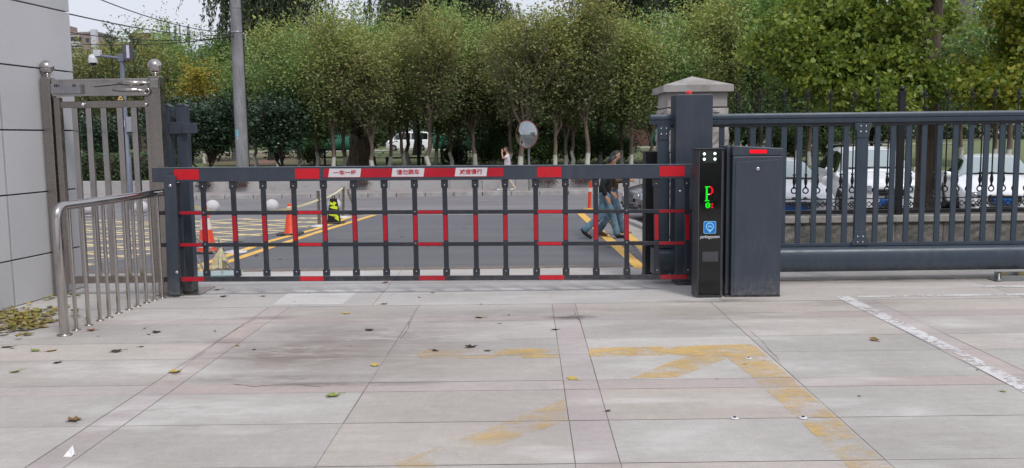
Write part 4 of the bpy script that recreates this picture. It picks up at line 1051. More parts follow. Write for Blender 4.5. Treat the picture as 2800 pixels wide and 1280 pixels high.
# second row behind, crowns fill between
row2 = [('green', 700, 47, 1.0, 'green tree whose crown shows just right of the utility pole top'), ('leafy', 1010, 52, 1.2, 'pale leaved tree rising above the crowns over the white van'),
 ('green', 1260, 50, 1.18, 'full green tree behind the row above the clipped box hedge'), ('olive2', 1350, 47, 1.12, 'tall olive tree behind the row left of the traffic mirror'),
 ('green', 1480, 50, 1.1, 'green tree behind the row above the traffic mirror'), ('brown2', 1640, 48, 1.12, 'brownish tree behind the row above the walking men'),
 ('green', 1850, 48, 1.12, 'green tree whose crown rises over the stone pier cap'), ('olive', 1960, 45, 1.12, 'dense tree rising right of the stone pier cap'),
 ('leafy', 2080, 47, 1.16, 'fresh green tree filling the gap between stone pier and ginkgo'), ('brown', 1120, 47, 1.1, 'brown twigged tree behind the row above the white van roof'),
 ('olive2', 870, 47, 1.05, 'olive tree behind the leaning trunk in the park row'), ('olive2', 760, 45, 1.0, 'olive crown filling in above the dark clipped tree right of the utility pole'), ('brown', 1395, 44, 1.02, 'brownish crown rising above the traffic mirror'), ('green', 1565, 45, 1.04, 'green crown between the two trunks right of the mirror'), ('olive', 1700, 46, 1.05, 'olive crown above the lit lawn left of the pier'),
 ('green', 975, 45, 1.04, 'green crown above the gnarled stump'), ('olive2', 1105, 44, 1.0, 'olive crown above the rear of the white van'), ('brown2', 1300, 44, 1.0, 'brownish crown above the low black park railing'), ('green', 1235, 45, 1.05, 'green crown above the clipped box hedge'), ('olive', 1910, 43, 1.0, 'olive crown directly behind the stone pier cap'),
 ('green', 2450, 52, 1.15, 'green tree behind the nearest ginkgo trunk')]
for k, px, d, s, lb_ in row2:
    tree('park_tree', lb_, 'tree', *TM[k], at(px, d), random.uniform(0, 6.3), s * 1.05, 'trees of the second park row', s * random.uniform(.9, 1.12))
for k, px, d, s, lb_ in [('round', 570, 37, 1.03, 'low dark glossy clipped tree left of the tall utility pole'), ('round', 775, 38, 1.05, 'low dark glossy clipped tree right of the tall utility pole'),
                         ('round', 475, 41, .95, 'dark glossy clipped tree behind the slate latch posts'), ('round', 275, 38, .8, 'dark glossy tree seen through the bars of the steel pedestrian gate')]:
    tree('clipped_tree', lb_, 'tree', *TM[k], at(px, d), random.uniform(0, 6.3), s * .78, 'dark clipped broadleaf trees', s * .68)
for k, px, d, s, lb_ in [('yellow', 560, 56, 1.05, 'golden yellow autumn tree above the slate latch posts'), ('green', 500, 60, 1.08, 'green tree between the golden tree and the right ball finial'),
                         ('brown2', 400, 52, 1.12, 'orange tinged tree behind the right ball finial of the steel gate'), ('green', 450, 66, 1.4, 'tall bright green tree behind the right ball finial'),
                         ('brown', 330, 50, .95, 'brownish sparse tree behind the camera mast'), ('brown2', 235, 48, 1.0, 'brownish tree between the granite building and the camera mast'),
                         ('leafy', 640, 62, 1.25, 'green tree partly hidden behind the tall utility pole'), ('yellow', 395, 58, 1.1, 'orange yellow tree peeping out left of the golden tree')]:
    tree('broadleaf_tree', lb_, 'tree', *TM[k], at(px, d), random.uniform(0, 6.3), s, 'mixed trees left of the utility pole')
for px, d, s, lb_ in [(640, 110, .95, 'hazy green far tree behind the utility pole'), (560, 120, 1.0, 'rounded hazy far tree left of the utility pole'), (600, 140, 1.15, 'tallest hazy far tree touching the cables')]:
    tree('far_tree', lb_, 'tree', *TM['far'], at(px, d), random.uniform(0, 6.3), s, 'hazy far trees')
for k, px, d, s, lb_ in [('willow', 745, 60, 1.0, 'drooping dark willow right of the utility pole top'),
                         ('willow', 1140, 72, .92, 'dark drooping willow above the banner on the boom'), ('willow2', 1240, 66, 1.0, 'dark willow with bare boughs left of the sky gap'),
                         ('willow', 1345, 74, .86, 'dark willow directly left of the bright sky gap'), ('willow2', 1705, 68, 1.0, 'large weeping willow right of the bright sky gap'),
                         ('willow2', 1920, 70, 1.05, 'weeping willow behind the stone pier'), ('willow', 2060, 66, 1.1, 'weeping willow left of the ginkgo crown'),
                         ('willow2', 2250, 72, 1.0, 'weeping willow hidden behind the ginkgo crown')]:
    tree('willow_tree', lb_, 'tree', *TM[k], at(px, d), random.uniform(0, 6.3), s, 'weeping willows behind the park row')
sh = [(1010, 64), (1250, 60), (1340, 56), (1400, 62), (1470, 56), (1530, 60), (1590, 58), (1650, 60), (1900, 58), (1980, 55), (2060, 58), (2140, 60), (870, 66), (600, 60), (1440, 47), (1380, 47), (1500, 48), (2260, 56), (2380, 58), (480, 64)]
places = {1010: 'behind the gnarled stump', 1250: 'above the clipped box hedge', 1340: 'left of the traffic mirror', 1400: 'directly behind the traffic mirror', 1470: 'just right of the traffic mirror',
          1530: 'behind the forked park tree', 1590: 'left of the walking men', 1650: 'behind the heads of the walking men', 1900: 'hidden behind the stone pier', 1980: 'right of the stone pier',
          2060: 'behind the parking cabinet', 2140: 'right of the parking cabinet', 870: 'behind the black bench frame', 600: 'left of the utility pole foot', 1440: 'in front at the mirror pole', 1380: 'behind the woman in white',
          1500: 'lowest one right of the mirror pole', 2260: 'behind the first parked white car', 2380: 'behind the white car with roof rails', 480: 'behind the slate latch posts'}
for px, d in sh:
    tree('tall_shrub', 'dark leafy shrub mass %s' % places[px], 'shrub', *TM['shrub'], at(px, d), random.uniform(0, 6.3), random.uniform(.85, 1.25) * (.62 if d < 50 else 1.15), 'dark shrubs under the park trees')

for i, (px, d, sc_, lb_) in enumerate([(700, 115, .75, 'left of the leaning park tree'), (830, 125, .8, 'behind the black bench frame'), (930, 112, .7, 'behind the gnarled stump'), (1060, 125, .8, 'directly behind the white van'), (1170, 118, .75, 'right of the white van'),
        (1290, 122, .8, 'behind the long green screen fence'), (1420, 116, .8, 'behind the traffic mirror'), (1560, 120, .8, 'left of the walking men'), (1690, 112, .75, 'right of the walking men'), (1830, 122, .85, 'behind the garden shed'), (2000, 118, .8, 'right of the stone pier'),
        (2150, 112, .8, 'right of the parking cabinet'), (2330, 120, .85, 'behind the car with roof rails'), (2520, 116, .8, 'behind the big ginkgo trunk'), (2700, 120, .85, 'above the white saloon roof'), (480, 100, .6, 'behind the slate latch posts'), (340, 105, .6, 'behind the camera mast'), (220, 95, .55, 'beside the granite building')]):
    tree('far_tree', 'dim far tree low behind the park %s' % lb_, 'tree', *TM['farlow'], at(px, d), random.uniform(0, 6.3), sc_, 'dim trees closing the park')
rng = np.random.default_rng(15); n_ = 42000
px_ = rng.uniform(-75, 82, n_); hh_ = 7.5 + 2.5 * np.sin(px_ * .35) + 1.6 * np.sin(px_ * 1.1 + 1); pts = np.column_stack([px_, rng.uniform(138, 146, n_), .8 + hh_ * rng.random(n_) ** .8])
tag(link('far_wood', leaf_mesh('far_wood', pts, .85, FAR, rng)), 'far mass of trees that closes the view behind the park', 'far trees', None, 'stuff')
for i, (x_, y_, s_, lb_) in enumerate([(-24, -9, 1.1, 'leftmost street tree standing behind the viewpoint and mirrored in the traffic mirror'), (-13, -12, 1.2, 'second street tree behind the viewpoint, mirrored in the traffic mirror'), (-3, -14, 1.1, 'middle street tree behind the viewpoint, mirrored in the traffic mirror'), (8, -12, 1.25, 'fourth street tree behind the viewpoint, mirrored in the traffic mirror'), (19, -9, 1.1, 'rightmost street tree behind the viewpoint, mirrored in the traffic mirror')]):
    tree('street_tree', lb_, 'tree', *TM['green'], (x_, y_, -.03), i * 1.3, s_ * 1.5, 'street trees behind the viewpoint')
for px, d, s_, lb_ in [(1395, 46, 1.0, 'low light green bush at the foot of the mirror pole'), (1340, 47, .9, 'low light green bush right of the low black railing'), (1475, 46, 1.0, 'low light green bush just right of the mirror pole'), (1580, 47, 1.1, 'low light green bush left of the walking men'),
                       (1640, 48, 1.2, 'low light green bush behind the walking men'), (1700, 49, 1.0, 'low light green bush right of the walking men'), (860, 50, .9, 'low bush left of the black bench frame'), (2160, 46, 1.2, 'low bush seen through the gate right of the cabinet'), (2290, 47, 1.1, 'low bush behind the car with roof rails')]:
    tree('low_bush', lb_, 'bush', *TM['bush'], at(px, d), random.uniform(0, 6.3), s_, 'low bushes on the lawn')
# near ginkgo trees beyond the iron fence
def ginkgo(seed, H, lo, R, n, mat, loc_, label, r0=.19):
    wm, lm = tree_meshes(seed, H, lo, R, n, .10, mat, BARKG, r0, H * .75, 12, 11, .55, 0, FAN, clump=.24)
    return tree('ginkgo_tree', label, 'tree', wm, lm, loc_, 0, 1, 'ginkgo trees beyond the iron fence')
def ginkgo2(seed, trunk, blobs, n, label, r0, mat=GIN, H=7.0):
    """trunk with near level boughs that carry leaf sprays; blobs: (x, y, z, rx, ry, rz, weight)"""
    rng = np.random.default_rng(seed); b = MB(); x0, y0 = trunk
    b.tube([(0, 0, 0), (.02, 0, 1), (.0, .02, 2), (-.03, 0, 3.2), (.03, 0, 4.5), (0, 0, H)], [r0 * 1.25, r0 * 1.05, r0, r0 * .92, r0 * .8, r0 * .35], 14)
    tips, wts = [], []
    for (x, y, z, rx, ry, rz, wt) in blobs:
        x -= x0; y -= y0
        hz = max(1.6, min(H - .3, z - rng.uniform(0, .5))); tgt = np.array([x, y, z])
        P = [np.array([0, 0, hz]) + (tgt - [0, 0, hz]) * f + rng.normal(0, .05, 3) * (f > 0) for f in np.linspace(0, 1, 6)]
        b.tube([tuple(p) for p in P], [.055 - .045 * f for f in np.linspace(0, 1, 6)], 6, False)
        m = int(26 * wt)
        for _ in range(m):
            u = rng.normal(size=3); u /= np.linalg.norm(u); c_ = tgt + u * np.array([rx, ry, rz]) * rng.uniform(.25, 1) ** .6
            s_ = P[rng.integers(2, 6)]; mid = (s_ + c_) / 2 + rng.normal(0, .07, 3)
            b.tube([tuple(s_), tuple(mid), tuple(c_)], [.014, .009, .004], 4, False); tips += [c_, c_ * .7 + mid * .3, (c_ + mid) / 2]
    tips = np.array(tips); pts = tips[rng.integers(0, len(tips), n)] + rng.normal(0, 1, (n, 3)) * np.array([.14, .14, .10])
    wm = b.mesh('trunk', BARKG); lm = leaf_mesh('crown', pts, .078, mat, rng, FAN, up=.0)
    o = thing('ginkgo_tree', label, 'tree', (x0, y0, 0), 0, 'ginkgo trees beyond the iron fence'); link('trunk', wm, o); link('crown', lm, o); return o
def BL(px, py, d, rx, rz, w=1, ry=.9): p = Q(px, py, d); return (p.x, p.y, p.z, rx * d / F, ry, rz * d / F, w)
t0 = Q(2535, 420, 17.0)
ginkgo2(41, (t0.x, 17.0), [BL(2130, 95, 16, 90, 60, .7), BL(2230, 40, 16.5, 120, 90, 1.3), BL(2250, 160, 16, 130, 60, 1.4), BL(2330, 250, 15.6, 110, 55, 1.2), BL(2200, 200, 15.8, 90, 50, .8), BL(2400, 60, 16, 130, 90, 1.5),
             BL(2400, 170, 15.8, 110, 70, 1.3), BL(2420, 280, 15.2, 90, 40, .9), BL(2330, -60, 17, 160, 80, 1.4), BL(2520, -80, 16, 150, 70, 1.4), BL(2540, 50, 18.2, 90, 60, .7), BL(2570, 220, 15.8, 60, 55, .5), BL(2480, 235, 16.2, 60, 50, .6), BL(2300, 90, 18, 140, 90, 1.2), BL(2090, 140, 16, 60, 35, .35)],
        40000, 'big ginkgo tree with furrowed trunk right behind the iron fence and parked cars', .20)
t1 = Q(2960, 420, 16.0)
ginkgo2(42, (t1.x, 16.0), [BL(2740, 220, 15.2, 80, 45, 1), BL(2680, 250, 15, 60, 28, .5), BL(2790, 130, 15.5, 60, 60, .7), BL(2760, 270, 15, 70, 30, .7), BL(2800, 20, 15.5, 60, 50, .7), BL(2860, 200, 15.5, 80, 90, 1), BL(2900, 60, 15.5, 90, 90, 1), BL(2660, 190, 16, 50, 25, .35)],
        14000, 'ginkgo boughs reaching in from the right edge of the picture', .18, GINY)
# stump and low hedges
gs = at(985, 44); st_ = thing('gnarled_stump', 'thick gnarled old tree stump beside the whitewashed park tree', 'stump', gs)
rng = np.random.default_rng(3); vs = []; nu, nv = 22, 9
for j in range(nv + 1):
    for i in range(nu):
        a = 2 * PI * i / nu; r_ = (.62 - .28 * j / nv) * (1 + .18 * math.sin(3 * a + j * .3) + .1 * math.sin(7 * a)) + rng.normal(0, .02); vs.append((r_ * math.cos(a) * 1.1, r_ * math.sin(a), 1.75 * j / nv))
MB().add(vs, [(j * nu + i, j * nu + (i + 1) % nu, (j + 1) * nu + (i + 1) % nu, (j + 1) * nu + i) for j in range(nv) for i in range(nu)], True).add(vs[-nu:], [tuple(range(nu))]).build('trunk', BARKG, st_)
for i in range(4):
    a = i * 1.6; MB().tube([(0, 0, 1.5), (.3 * math.cos(a), .3 * math.sin(a), 2.1), (.9 * math.cos(a), .7 * math.sin(a), 3.6), (1.3 * math.cos(a), 1.0 * math.sin(a), 5)], [.3, .22, .13, .05], 8).build('limb', BARKD, st_)
def hedge(loc_, sx, sy, sz, n, label, name='clipped_hedge'):
    rng = np.random.default_rng(int(abs(loc_[0]) * 10) + 3); o = thing(name, label, 'hedge', loc_)
    u = rng.uniform(-1, 1, (n, 3)); ax = rng.integers(0, 3, n); u[np.arange(n), ax] = np.sign(u[np.arange(n), ax]) * rng.uniform(.86, 1, n)
    u /= np.maximum(1, (np.abs(u) ** 4).sum(1) ** .25)[:, None]
    p = u * [sx, sy, sz] + [0, 0, sz]; link('foliage', leaf_mesh('foliage', p, .10, SHR, rng), o)
    b = MB(); b.sphere((0, 0, sz), 1, 14, 8, (sx * .8, sy * .8, sz * .85)); b.build('branches', BARKD, o)
hedge(at(1242, 50), .75, .6, .55, 2500, 'small clipped dark box hedge left of the low black rail')
for px, w_, lb_ in ((245, 1.0, 'clipped dark hedge seen through the left bars of the steel gate'), (310, 1.1, 'clipped dark hedge seen through the middle bars of the steel gate'), (392, 1.0, 'clipped dark hedge beside the right post of the steel gate')):
    hedge(at(px, 35.5), w_, .6, .55, 3000, lb_)
hedge(at(450, 36), .6, .5, .5, 1800, 'small clipped hedge between steel gate post and slate latch posts')
# loose tall sprigs standing against the sky left of the mast
for px, py, lb_ in ((325, 72, 'loose dark sprig rising against the sky left of the camera mast'), (385, 78, 'loose dark sprig rising against the sky right of the camera mast')):
    d = 45; top = Q(px, py, d); o = thing('slender_tree', lb_, 'tree', at(px, d)); rng = np.random.default_rng(px); H_ = top.z - gz(d)
    b = MB().tube([(0, 0, 0), (.1, 0, H_ * .5), (-.08, 0, H_ * .8), (.05, 0, H_)], [.06, .04, .02, .006], 6)
    pts = []
    for i in range(34):
        z = H_ * (.55 + .45 * rng.random()); e_ = np.array([rng.normal(0, .35) * (1.25 - z / H_) * 2.2, rng.normal(0, .4) * (1.3 - z / H_), z + .25]); b.tube([(0, 0, z - .1), tuple(e_)], [.012, .004], 4, False); pts += [e_ + rng.normal(0, .09, 3) for _ in range(11)]
    link('trunk', b.mesh('trunk', BARKD), o); link('crown', leaf_mesh('crown', np.array(pts), .15, FAR, rng), o)

# ------------------------------------------------------------------ cars
WHITEP = pm('white_car_paint', '#f1f2f5', .22, 0, .02, 2, coat=.6)
SILVP = pm('bronze_grey_car_paint', '#7b7880', .22, .5, .03, 2, coat=.5)
CGL = pm('car_glass', '#10161a', .05, 0, .02, spec=.8); WSG = pm('windscreen_glass', '#a9b5b5', .08, .35, .03, spec=.8)
TYRE = pm('tyre_rubber', '#18181a', .8); RIM = pm('alloy_rim', '#a8abb0', .3, .8); CHR = pm('chrome', '#c6c8cc', .12, 1); TRIM = pm('black_trim', '#0e0f11', .5)
HLG = pm('headlamp_glass', '#b9c4cc', .08, .5); PLB = pm('blue_plate', '#1c5fae', .4); LRED = pm('rear_lamp_red', '#8c1a18', .2)
SED = dict(L=4.6, st=[(0, .60, .56, .60, .46), (.05, .73, .64, .69, .56), (.22, .83, .71, .77, .66), (.7, .89, .80, .87, .72), (1.15, .905, .86, .95, .74), (1.38, .91, .885, 1.0, .74),
                      (1.7, .91, .90, 1.22, .67), (2.05, .91, .915, 1.40, .58), (2.6, .91, .925, 1.455, .58), (3.2, .905, .93, 1.42, .57), (3.75, .90, .94, 1.20, .62), (4.05, .89, .95, 1.05, .66),
                      (4.4, .86, .92, 1.0, .66), (4.55, .78, .84, .92, .58), (4.6, .66, .7, .78, .48)], ws=(1.42, 2.02), sw=(1.62, 3.55))
SUV = dict(L=4.65, st=[(0, .62, .72, .78, .5), (.05, .76, .80, .88, .6), (.25, .87, .90, .96, .7), (.8, .92, .98, 1.04, .76), (1.15, .935, 1.02, 1.10, .76), (1.3, .94, 1.04, 1.16, .76),
                       (1.65, .94, 1.05, 1.42, .70), (2.0, .94, 1.06, 1.60, .63), (2.5, .94, 1.07, 1.67, .62), (3.4, .935, 1.08, 1.66, .61), (4.1, .92, 1.09, 1.58, .60), (4.45, .90, 1.08, 1.30, .62),
                       (4.6, .84, .95, 1.02, .58), (4.65, .74, .7, .78, .5)], ws=(1.34, 1.96), sw=(1.5, 4.2))
VAN = dict(L=4.4, st=[(0, .62, .70, .80, .5), (.05, .72, .80, .94, .58), (.2, .78, .92, 1.06, .64), (.55, .80, 1.02, 1.20, .68), (.7, .81, 1.04, 1.30, .68), (1.1, .81, 1.06, 1.68, .62),
                      (1.5, .81, 1.07, 1.86, .60), (2.2, .81, 1.07, 1.90, .60), (3.9, .81, 1.07, 1.88, .60), (4.3, .80, 1.06, 1.82, .60), (4.4, .72, .9, 1.55, .5)], ws=(.74, 1.36), sw=(.85, 4.15))
class CarForm:
    def __init__(s, spec):
        s.a = np.array(spec['st']); s.L = spec['L']; s.spec = spec
    def P(s, y, v, side=1, off=0):
        a = s.a; w, zb, zr, wt = (np.interp(y, a[:, 0], a[:, i]) for i in (1, 2, 3, 4)); zs = .22 + .06 * (y < .3) + .06 * (y > s.L - .3)
        kx = [(.0, w * .90, zs), (.12, w * .97, zs + .06), (.28, w, zs + (zb - zs) * .5), (.42, w * .985, zb - .03), (.48, w * .955, zb), (.80, wt, zr - .06), (.88, wt * .86, zr - .012), (1, 0, zr + .012)]
        vs_, xs_, zs_ = zip(*kx); x = np.interp(v, vs_, xs_); z = np.interp(v, vs_, zs_)
        return Vector((side * x, y, z)) if not off else s._off(y, v, side, off)
    def _off(s, y, v, side, off):
        p = s.P(y, v, side); e = .01; dy = s.P(min(y + e, s.L), v, side) - s.P(max(y - e, 0), v, side); dv = s.P(y, min(v + .01, 1), side) - s.P(y, max(v - .01, 0), side)
        n = dy.cross(dv).normalized(); n = n if n.dot(p - Vector((0, p.y, .6))) > 0 else -n
        return p + n * off
    def patch(s, b, y0, y1, v0, v1, sides=(1, -1), off=.006, ny=8, nv=6, full=False, skew=0):
        for side in sides:
            vs = [s.P(y0 + (y1 - y0) * i / ny + skew * (j / nv), v0 + (v1 - v0) * j / nv, side, off) for i in range(ny + 1) for j in range(nv + 1)]
            b.add(vs, [(i * (nv + 1) + j, i * (nv + 1) + j + 1, (i + 1) * (nv + 1) + j + 1, (i + 1) * (nv + 1) + j) for i in range(ny) for j in range(nv)], True)
def make_car(spec, label, cat, paintm, p, rz, front_plate=True, rails=False, group='cars parked behind the iron fence', wheels=(.85, 3.55), wr=.32, grille='slats'):
    f = CarForm(spec); o = thing('parked_car' if cat == 'car' else 'parked_van', label, cat, p, rz, group if cat == 'car' and group else None)
    ys = np.unique(np.concatenate([np.linspace(0, f.L, 56), f.a[:, 0]])); vv = np.linspace(0, 1, 25); b = MB()
    for side in (1, -1):
        vs = [f.P(y, v, side) for y in ys for v in vv]; m = len(vv)
        b.add(vs, [(i * m + j, i * m + j + 1, (i + 1) * m + j + 1, (i + 1) * m + j) for i in range(len(ys) - 1) for j in range(m - 1)], True)
    for y in (0, f.L):
        vs = [f.P(y, v, 1) for v in vv] + [f.P(y, v, -1) for v in vv[::-1][1:]]
        b.add(vs, [tuple(range(len(vs)))])
    body = b.build('body', paintm, o)
    import bmesh
    bm = bmesh.new(); bm.from_mesh(body.data); bmesh.ops.remove_doubles(bm, verts=bm.verts, dist=.0005); bmesh.ops.recalc_face_normals(bm, faces=bm.faces); bm.to_mesh(body.data); bm.free()
    a, c = spec['ws']; b = MB(); f.patch(b, a, c, .80 - .30, 1, off=.012, nv=10)
    b = MB()
    vs = []; n_ = 8
    for i in range(n_ + 1):
        y = a + (c - a) * i / n_
        for j in range(-8, 9): q = f.P(y, 1 - .40 * abs(j) / 8, 1 if j >= 0 else -1); vs.append((q.x, q.y - .012, q.z + .012))
    b.add(vs, [(i * 17 + j, i * 17 + j + 1, (i + 1) * 17 + j + 1, (i + 1) * 17 + j) for i in range(n_) for j in range(16)], True); b.build('windscreen', WSG, o)
    for side in (1, -1):
        y0, y1 = spec['sw']; ym = (y0 + y1) / 2
        for ya, yb_ in ((y0, ym - .04), (ym + .04, y1)):
            b = MB(); n_ = 6; vs = []
            for i in range(n_ + 1):
                y = ya + (yb_ - ya) * i / n_
                zr = np.interp(y, f.a[:, 0], f.a[:, 3]); zb = np.interp(y, f.a[:, 0], f.a[:, 2]); hi = .50 + .27 * min(1, max(.05, (zr - zb - .08) / .38))
                vs += [f.P(y, .50, side, .008), f.P(y, (.5 + hi) / 2, side, .008), f.P(y, hi, side, .008)]
            b.add(vs, [(i * 3 + j, i * 3 + j + 1, (i + 1) * 3 + j + 1, (i + 1) * 3 + j) for i in range(n_) for j in range(2)], True); b.build('side_window', CGL, o)
        m = f.P(spec['ws'][0] + .25, .5, side); MB().sphere((m.x + side * .13, m.y - .02, m.z + .07), .1, 14, 8, (1.05, .55, .75)).build('mirror', paintm, o)
        for yw in wheels:
            wx = np.interp(yw, f.a[:, 0], f.a[:, 1])
            t_ = MB().lathe([(wr * .6, -.10), (wr * .96, -.10), (wr, -.07), (wr, .07), (wr * .96, .10), (wr * .6, .10)], (0, 0, 0), 24); t_.v = [(side * (wx - .085) + v[2], yw + v[0], wr + v[1]) for v in t_.v]
            w_ = t_.build('wheel', TYRE, o)
            t_ = MB().lathe([(.04, .02), (wr * .2, .03), (wr * .58, 0), (wr * .62, .03)], (0, 0, 0), 20); t_.v = [(side * (wx + .0) + side * (v[2] - .01), yw + v[0], wr + v[1]) for v in t_.v]
            t_.build('rim', RIM, w_)
            t_ = MB(); n_ = 16; vs = [(side * (wx * .995 + .012), yw + (wr + .06) * math.cos(PI * i / n_), wr + (wr + .06) * math.sin(PI * i / n_)) for i in range(n_ + 1)]
            vs = [(v[0], v[1], max(v[2], wr * .8)) for v in vs]
            t_.add(vs + [(v[0] - side * .03, v[1], v[2]) for v in vs], [tuple(range(n_ + 1))] + [(i, i + 1, i + n_ + 2, i + n_ + 1) for i in range(n_)]); t_.build('wheel_arch', TRIM, o)
        b = MB(); zh = f.a[1][2]
        vs = [(side * .36, -.035, zh - .10), (side * .40, -.02, zh + .03), (side * .70, .03, zh + .02), (side * .80, .30, zh + .03), (side * .835, .34, zh - .05), (side * .72, .05, zh - .13)]
        vs = [(v[0], v[1] - .015, v[2]) for v in vs]; bk = [(v[0] * .93, v[1] + .12, v[2]) for v in vs]
        b.add(vs + bk, [(0, 1, 2, 5), (2, 3, 4, 5)] + [(i, (i + 1) % 6, (i + 1) % 6 + 6, i + 6) for i in range(6)]); hl = b.build('headlight', HLG, o)
        MB().sphere((side * .60, -.005, zh - .045), .05, 12, 8, (1, .5, 1)).build('lamp_bowl', CHR, hl)
    zg = f.a[0][2]
    g_ = MB().box(-.33, .33, -.03, .02, zg - .12, zg + .03).build('grille', TRIM, o, bevel=.01)
    b = MB()
    if grille == 'slats':
        for i in range(11): b.box(-.30 + i * .06 - .012, -.30 + i * .06 + .012, -.04, -.031, zg - .10, zg + .015)
    else:
        for i in range(3): b.box(-.31, .31, -.04, -.031, zg - .105 + i * .05, zg - .09 + i * .05)
    b.build('grille_bars', CHR, g_)
    MB().box(-.50, .50, -.02, .02, .26, .34).build('lower_intake', TRIM, o, bevel=.01)
    MB().box(-.30, .30, -.05, -.02, .36, .385).box(-.68, -.50, -.0, .03, .33, .40).box(.50, .68, .0, .03, .33, .40).build('bumper_insert', TRIM, o, bevel=.008)
    if front_plate: MB().box(-.22, .22, -.056, -.04, .39, .53).build('number_plate', PLB, o, bevel=.004)
    MB().box(-.62, .62, .0 + spec['ws'][0] - .06, spec['ws'][0] - .02, f.P(spec['ws'][0] - .04, 1).z + .0, f.P(spec['ws'][0] - .04, 1).z + .022).build('wiper_cowl', TRIM, o)
    MB().box(-.6, .6, f.L - .02, f.L + .02, .3, .42).build('rear_bumper', TRIM, o, bevel=.01)
    for s in (1, -1): MB().box(s * .68 - .12, s * .68 + .12, f.L - .08, f.L - .01, .72, .86).build('tail_light', LRED, o, bevel=.01)
    if rails:
        for s in (1, -1):
            b = MB(); zt_ = 1.70; b.tube([(s * .60, 1.75, zt_ - .04), (s * .60, 1.9, zt_ + .05), (s * .60, 4.0, zt_ + .03), (s * .60, 4.2, zt_ - .06)], .022, 8); b.build('roof_rail', CHR, o)
        b = MB()
        for y in (2.1, 3.2): b.box(-.62, .62, y - .03, y + .03, zt_ + .055, zt_ + .085)
        b.build('roof_crossbar', TRIM, o, bevel=.01)
    return o
def gp(px, d): q = Q(px, 450, d); return (q.x, d, 0)
make_car(SED, 'white saloon with vertical slat grille beside the grey barrier cabinet', 'car', WHITEP, gp(2180, 18.6), math.radians(-6))
make_car(SUV, 'white high car with roof rails parked between saloon and ginkgo trunk', 'car', WHITEP, gp(2435, 20.0), math.radians(-9), rails=True, grille='bars')
make_car(SED, 'white saloon parked right of the ginkgo trunk with blue number plate', 'car', WHITEP, gp(2752, 19.8), math.radians(-20), grille='bars')
make_car(SUV, 'white car cut by the right edge of the picture', 'car', WHITEP, gp(2990, 22.5), math.radians(-24), front_plate=False)
make_car(SED, 'bronze grey car seen between the walking men and the receiving post', 'car', SILVP, (Q(1722, 560, 21.5).x, 21.5, 0), math.radians(-78), front_plate=False, group=None)
van = make_car(VAN, 'small white van parked on the far park path behind the tree row', 'van', WHITEP, (Q(1058, 400, 90).x, 90, .80), math.radians(-90 + 0), front_plate=False, wheels=(.75, 3.5), wr=.29, grille='bars')

# ------------------------------------------------------------------ people
def skin_mesh(nodes, edges, name, mat, sub=1):
    """nodes: list of (x, y, z, rx[, ry]); one continuous skinned surface"""
    me = bpy.data.meshes.new('s'); me.from_pydata([n[:3] for n in nodes], edges, []); o = bpy.data.objects.new('s', me); C.objects.link(o)
    m = o.modifiers.new('skin', 'SKIN'); m.use_smooth_shade = True
    for i, n in enumerate(nodes):
        sv = me.skin_vertices[0].data[i]; sv.radius = (n[3], n[4] if len(n) > 4 else n[3]); sv.use_root = i == 0
    if sub: u = o.modifiers.new('sub', 'SUBSURF'); u.levels = sub; u.render_levels = sub
    bpy.context.view_layer.update()
    r = bpy.data.meshes.new_from_object(o.evaluated_get(bpy.context.evaluated_depsgraph_get())); bpy.data.objects.remove(o)
    r.name = name; r.materials.clear(); r.materials.append(mat); r.polygons.foreach_set('use_smooth', [True] * len(r.polygons)); return r
SKIN = pm('skin', '#b58a72', .55, 0, .06, 8); HAIR = pm('black_hair', '#121013', .5, 0, .2, 40)
